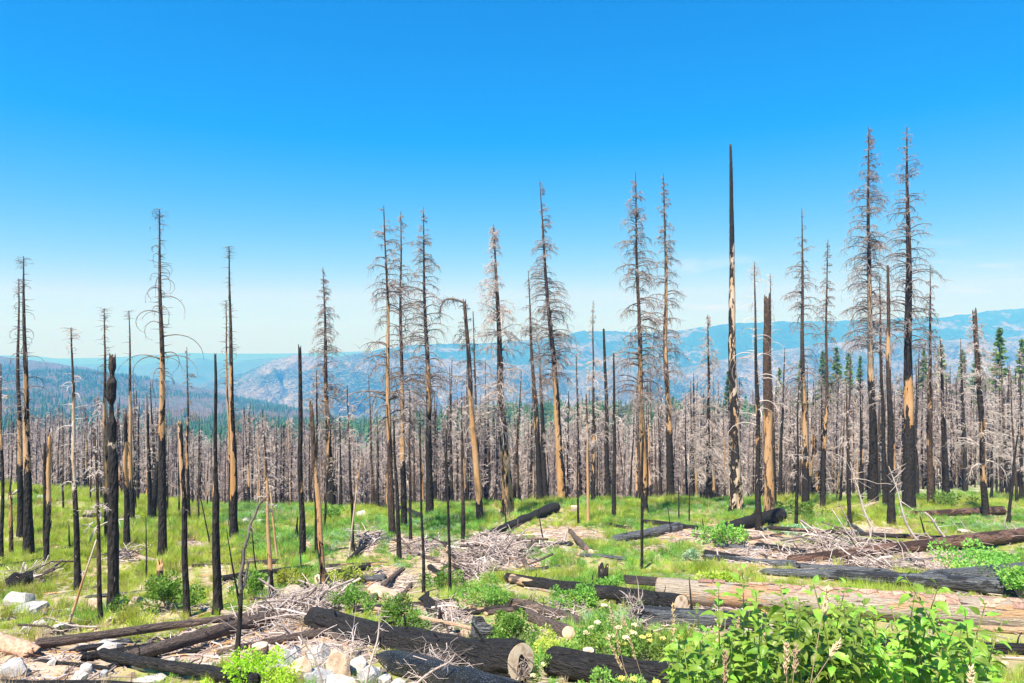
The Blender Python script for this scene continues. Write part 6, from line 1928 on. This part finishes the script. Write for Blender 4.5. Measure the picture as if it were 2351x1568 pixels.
def shrub(label, tips, seed, limit=290):
    """tips: (u, v, Y) of shoots; every shoot carries pairs of leaves"""
    g = np.random.default_rng(seed)
    base = None
    root = bpy.data.objects.new("leafy_shrub", None); COL.objects.link(root)
    mu = np.mean([t[0] for t in tips]); mY = np.mean([t[2] for t in tips])
    bx = (mu - CX) / F * mY
    root.location = (bx, mY, float(height(bx, mY)))
    tag(root, label, "shrub", "broad-leaved shrubs by the road")
    inv = Vector(root.location)
    made = 0; rest = []
    for (u, v, Y) in tips:
        tip = at(u, v, Y)
        foot = Vector((bx + (tip.x - bx) * .45 + g.normal(0, .12), mY + (Y - mY) * .6 + g.normal(0, .08), 0)); foot.z = float(height(foot.x, foot.y))
        n = 12; t = np.linspace(0, 1, n)[:, None]
        mid = np.array(foot) * .45 + np.array(tip) * .55 + np.array([(tip.x - foot.x) * -.12 + g.normal(0, .06), g.normal(0, .06), .05])
        P = (1 - t) ** 2 * np.array(foot) + 2 * t * (1 - t) * mid + t * t * np.array(tip)
        vv_, ff_ = tubes((P - np.array(inv))[None], np.array([np.linspace(.0055, .0018, n)]), 6)
        link("stem", make_mesh("stem", vv_, ff_, M_STEM), root)
        seg = np.linalg.norm(np.diff(P, axis=0), axis=1); cum = np.concatenate([[0], seg.cumsum()])
        Ls = cum[-1]; pos = Ls - .008; node = 0; az0 = g.uniform(0, 3.14)
        while pos > Ls * .3 and pos > .1:
            q = np.array([np.interp(pos, cum, P[:, i]) for i in range(3)])
            q2 = np.array([np.interp(min(pos + .02, Ls), cum, P[:, i]) for i in range(3)]); d = Vector(q2 - q if pos + .02 < Ls else P[-1] - P[-2]).normalized()
            sc0 = (.55 if node == 0 else (.85 if node == 1 else g.uniform(.85, 1.2)))
            below = project(q[0], q[1], q[2])[1] > 1600
            for s_ in (0, math.pi):
                if g.random() < .06: continue
                az = az0 + node * 1.57 + s_ + g.normal(0, .25)
                side = Vector((math.cos(az), math.sin(az), 0)); side = (side - d * side.dot(d)).normalized()
                x = (side * 1.0 + d * (.55 if node < 2 else .2) + Vector((0, 0, g.normal(.05, .2)))).normalized()
                z = (Vector((0, 0, 1)) + Vector(g.normal(0, .25, 3))); y = z.cross(x).normalized(); z = x.cross(y)
                M = Matrix((x, y, z)).transposed().to_4x4(); k_ = sc0 * g.uniform(.85, 1.15)
                M = Matrix.Translation(Vector(q) - inv + x * .012) @ M @ Matrix.Scale(k_, 4)
                lm = LEAF[int(g.integers(6))]
                if made < limit and not below:
                    o = bpy.data.objects.new("leaf", lm); COL.objects.link(o); o.parent = root; o.matrix_local = M; made += 1
                else: rest.append((lm, M))
            pos -= g.uniform(.034, .056); node += 1
    if rest:
        VV, FF, o_ = [], [], 0
        for lm, M in rest:
            co = np.array([v.co[:] for v in lm.vertices]); Mn = np.array(M)
            VV.append(co @ Mn[:3, :3].T + Mn[:3, 3]); FF.append(np.array([p.vertices[:] for p in lm.polygons]) + o_); o_ += len(co)
        o = link("inner_leaves", make_mesh("inner_leaves", np.concatenate(VV), np.concatenate(FF), M_DOG), root); o['kind'] = 'stuff'


g = np.random.default_rng(77)
ENVS_U = [1490, 1540, 1600, 1660, 1710, 1760, 1810, 1880, 1950, 2020, 2080, 2160, 2230, 2280, 2330]
ENVS_V = [1550, 1490, 1460, 1420, 1400, 1385, 1380, 1380, 1385, 1395, 1400, 1400, 1430, 1460, 1530]


def tips_in(u0, u1, fixed, n):
    out = [(u, v, float(g.uniform(2.7, 3.2))) for u, v in fixed]
    for _ in range(n):
        u = g.uniform(u0, u1); v = np.interp(u, ENVS_U, ENVS_V) + abs(g.normal(0, 60))
        out.append((u, min(v, 1570), float(g.uniform(2.8, 4.0))))
    return out


shrub("leafy shrub with one tall shoot before the pale log, leftmost of three", tips_in(1520, 1760, [(1704, 1306), (1650, 1350), (1562, 1440), (1600, 1395), (1735, 1360)], 42), 1)
shrub("densest leafy shrub, middle of the three at the bottom right", tips_in(1760, 2010, [(1790, 1345), (1868, 1342), (1942, 1342), (1835, 1385), (1985, 1375)], 50), 2)
shrub("leafy shrub with yellow stems reaching the silvered logs, rightmost of three", tips_in(2000, 2300, [(2078, 1322), (2155, 1345), (2100, 1365), (2262, 1388), (2215, 1400), (2300, 1430)], 50), 3)


# ------------------------------------------------------------------ dry grass stalks
def stalk(label, tip, foot, Y, head):
    g = np.random.default_rng(int(tip[0] * 3 + tip[1]))
    p1, p0 = at(tip[0], tip[1], Y), at(foot[0], foot[1], Y)
    gz = float(height(p0.x, p0.y)); ext = (p0 - p1); p0 = p1 + ext * max(1.0, (p1.z - gz) / max(.05, p1.z - p0.z))
    n = 10; t = np.linspace(0, 1, n)[:, None]
    P = np.array(p0) * (1 - t) + np.array(p1) * t + np.sin(t * math.pi) * np.array([g.normal(0, .02), 0, 0])
    root = bpy.data.objects.new("dry_grass_stalk", None); COL.objects.link(root); root.location = p0
    tag(root, label, "grass stalk", "dry grass stalks close to the camera")
    v, f = tubes((P - np.array(p0))[None], np.array([np.linspace(.0026, .0013, n)]), 5)
    link("stalk", make_mesh("stalk", v, f, M_STRAW), root)
    m = 80; L = (p1 - p0).length; hl = head / F * Y
    q = 1 - g.uniform(0, 1, m) * hl / L
    c = np.array(p0) * (1 - q[:, None]) + np.array(p1) * q[:, None] - np.array(p0)
    d = np.array((p1 - p0).normalized()) * .9 + g.normal(0, .28, (m, 3)); d /= np.linalg.norm(d, axis=1, keepdims=True)
    s = np.cross(d, g.normal(0, 1, (m, 3))); s /= np.linalg.norm(s, axis=1, keepdims=True)
    l = .026 * g.uniform(.7, 1.3, m)[:, None]; w = .0055
    b_ = np.cross(d, s)
    V = np.stack([c, c + d * l * .4 + s * w * .5, c + d * l * .4 + b_ * w * .5, c + d * l * .4 - s * w * .5, c + d * l * .4 - b_ * w * .5, c + d * l], 1).reshape(-1, 3)
    fo = np.array([[0, 2, 1], [0, 3, 2], [0, 4, 3], [0, 1, 4], [1, 2, 5], [2, 3, 5], [3, 4, 5], [4, 1, 5]])
    o = link("seed_head", make_mesh("seed_head", V, (np.arange(m)[:, None, None] * 6 + fo[None]).reshape(-1, 3), M_STRAW, smooth=False), root); o['kind'] = 'stuff'


for a in [("tan grass stalk with a long head bending left over the blossoms", (1400, 1394), (1440, 1575), 4.2, 110),
          ("shorter tan grass stalk under the bending one", (1396, 1468), (1452, 1590), 4.0, 80),
          ("tan grass stalk slanting between two elder bushes", (1432, 1420), (1480, 1590), 4.4, 100),
          ("upright pale grass stalk at the left of the shrubs", (1545, 1392), (1548, 1590), 3.8, 90),
          ("upright pale grass stalk before the leftmost shrub", (1649, 1410), (1643, 1590), 3.2, 90),
          ("straw stalk leaning right beside the upright pale stalk", (1698, 1424), (1676, 1590), 3.1, 80),
          ("short straw stalk at the bottom of the leftmost shrub", (1664, 1500), (1668, 1600), 2.6, 70),
          ("tall straw stalk with a fluffy head before the middle shrub", (1899, 1352), (1868, 1600), 2.6, 60),
          ("short broad straw head low in the middle shrub", (1806, 1486), (1800, 1610), 2.4, 70),
          ("second short straw head beside the broad one", (1827, 1490), (1822, 1610), 2.5, 60),
          ("straw head leaning right in the middle shrub", (1925, 1478), (1880, 1540), 2.6, 40),
          ("straw head at the bottom of the rightmost shrub", (2230, 1540), (2228, 1610), 2.5, 40)]:
    stalk(*a)
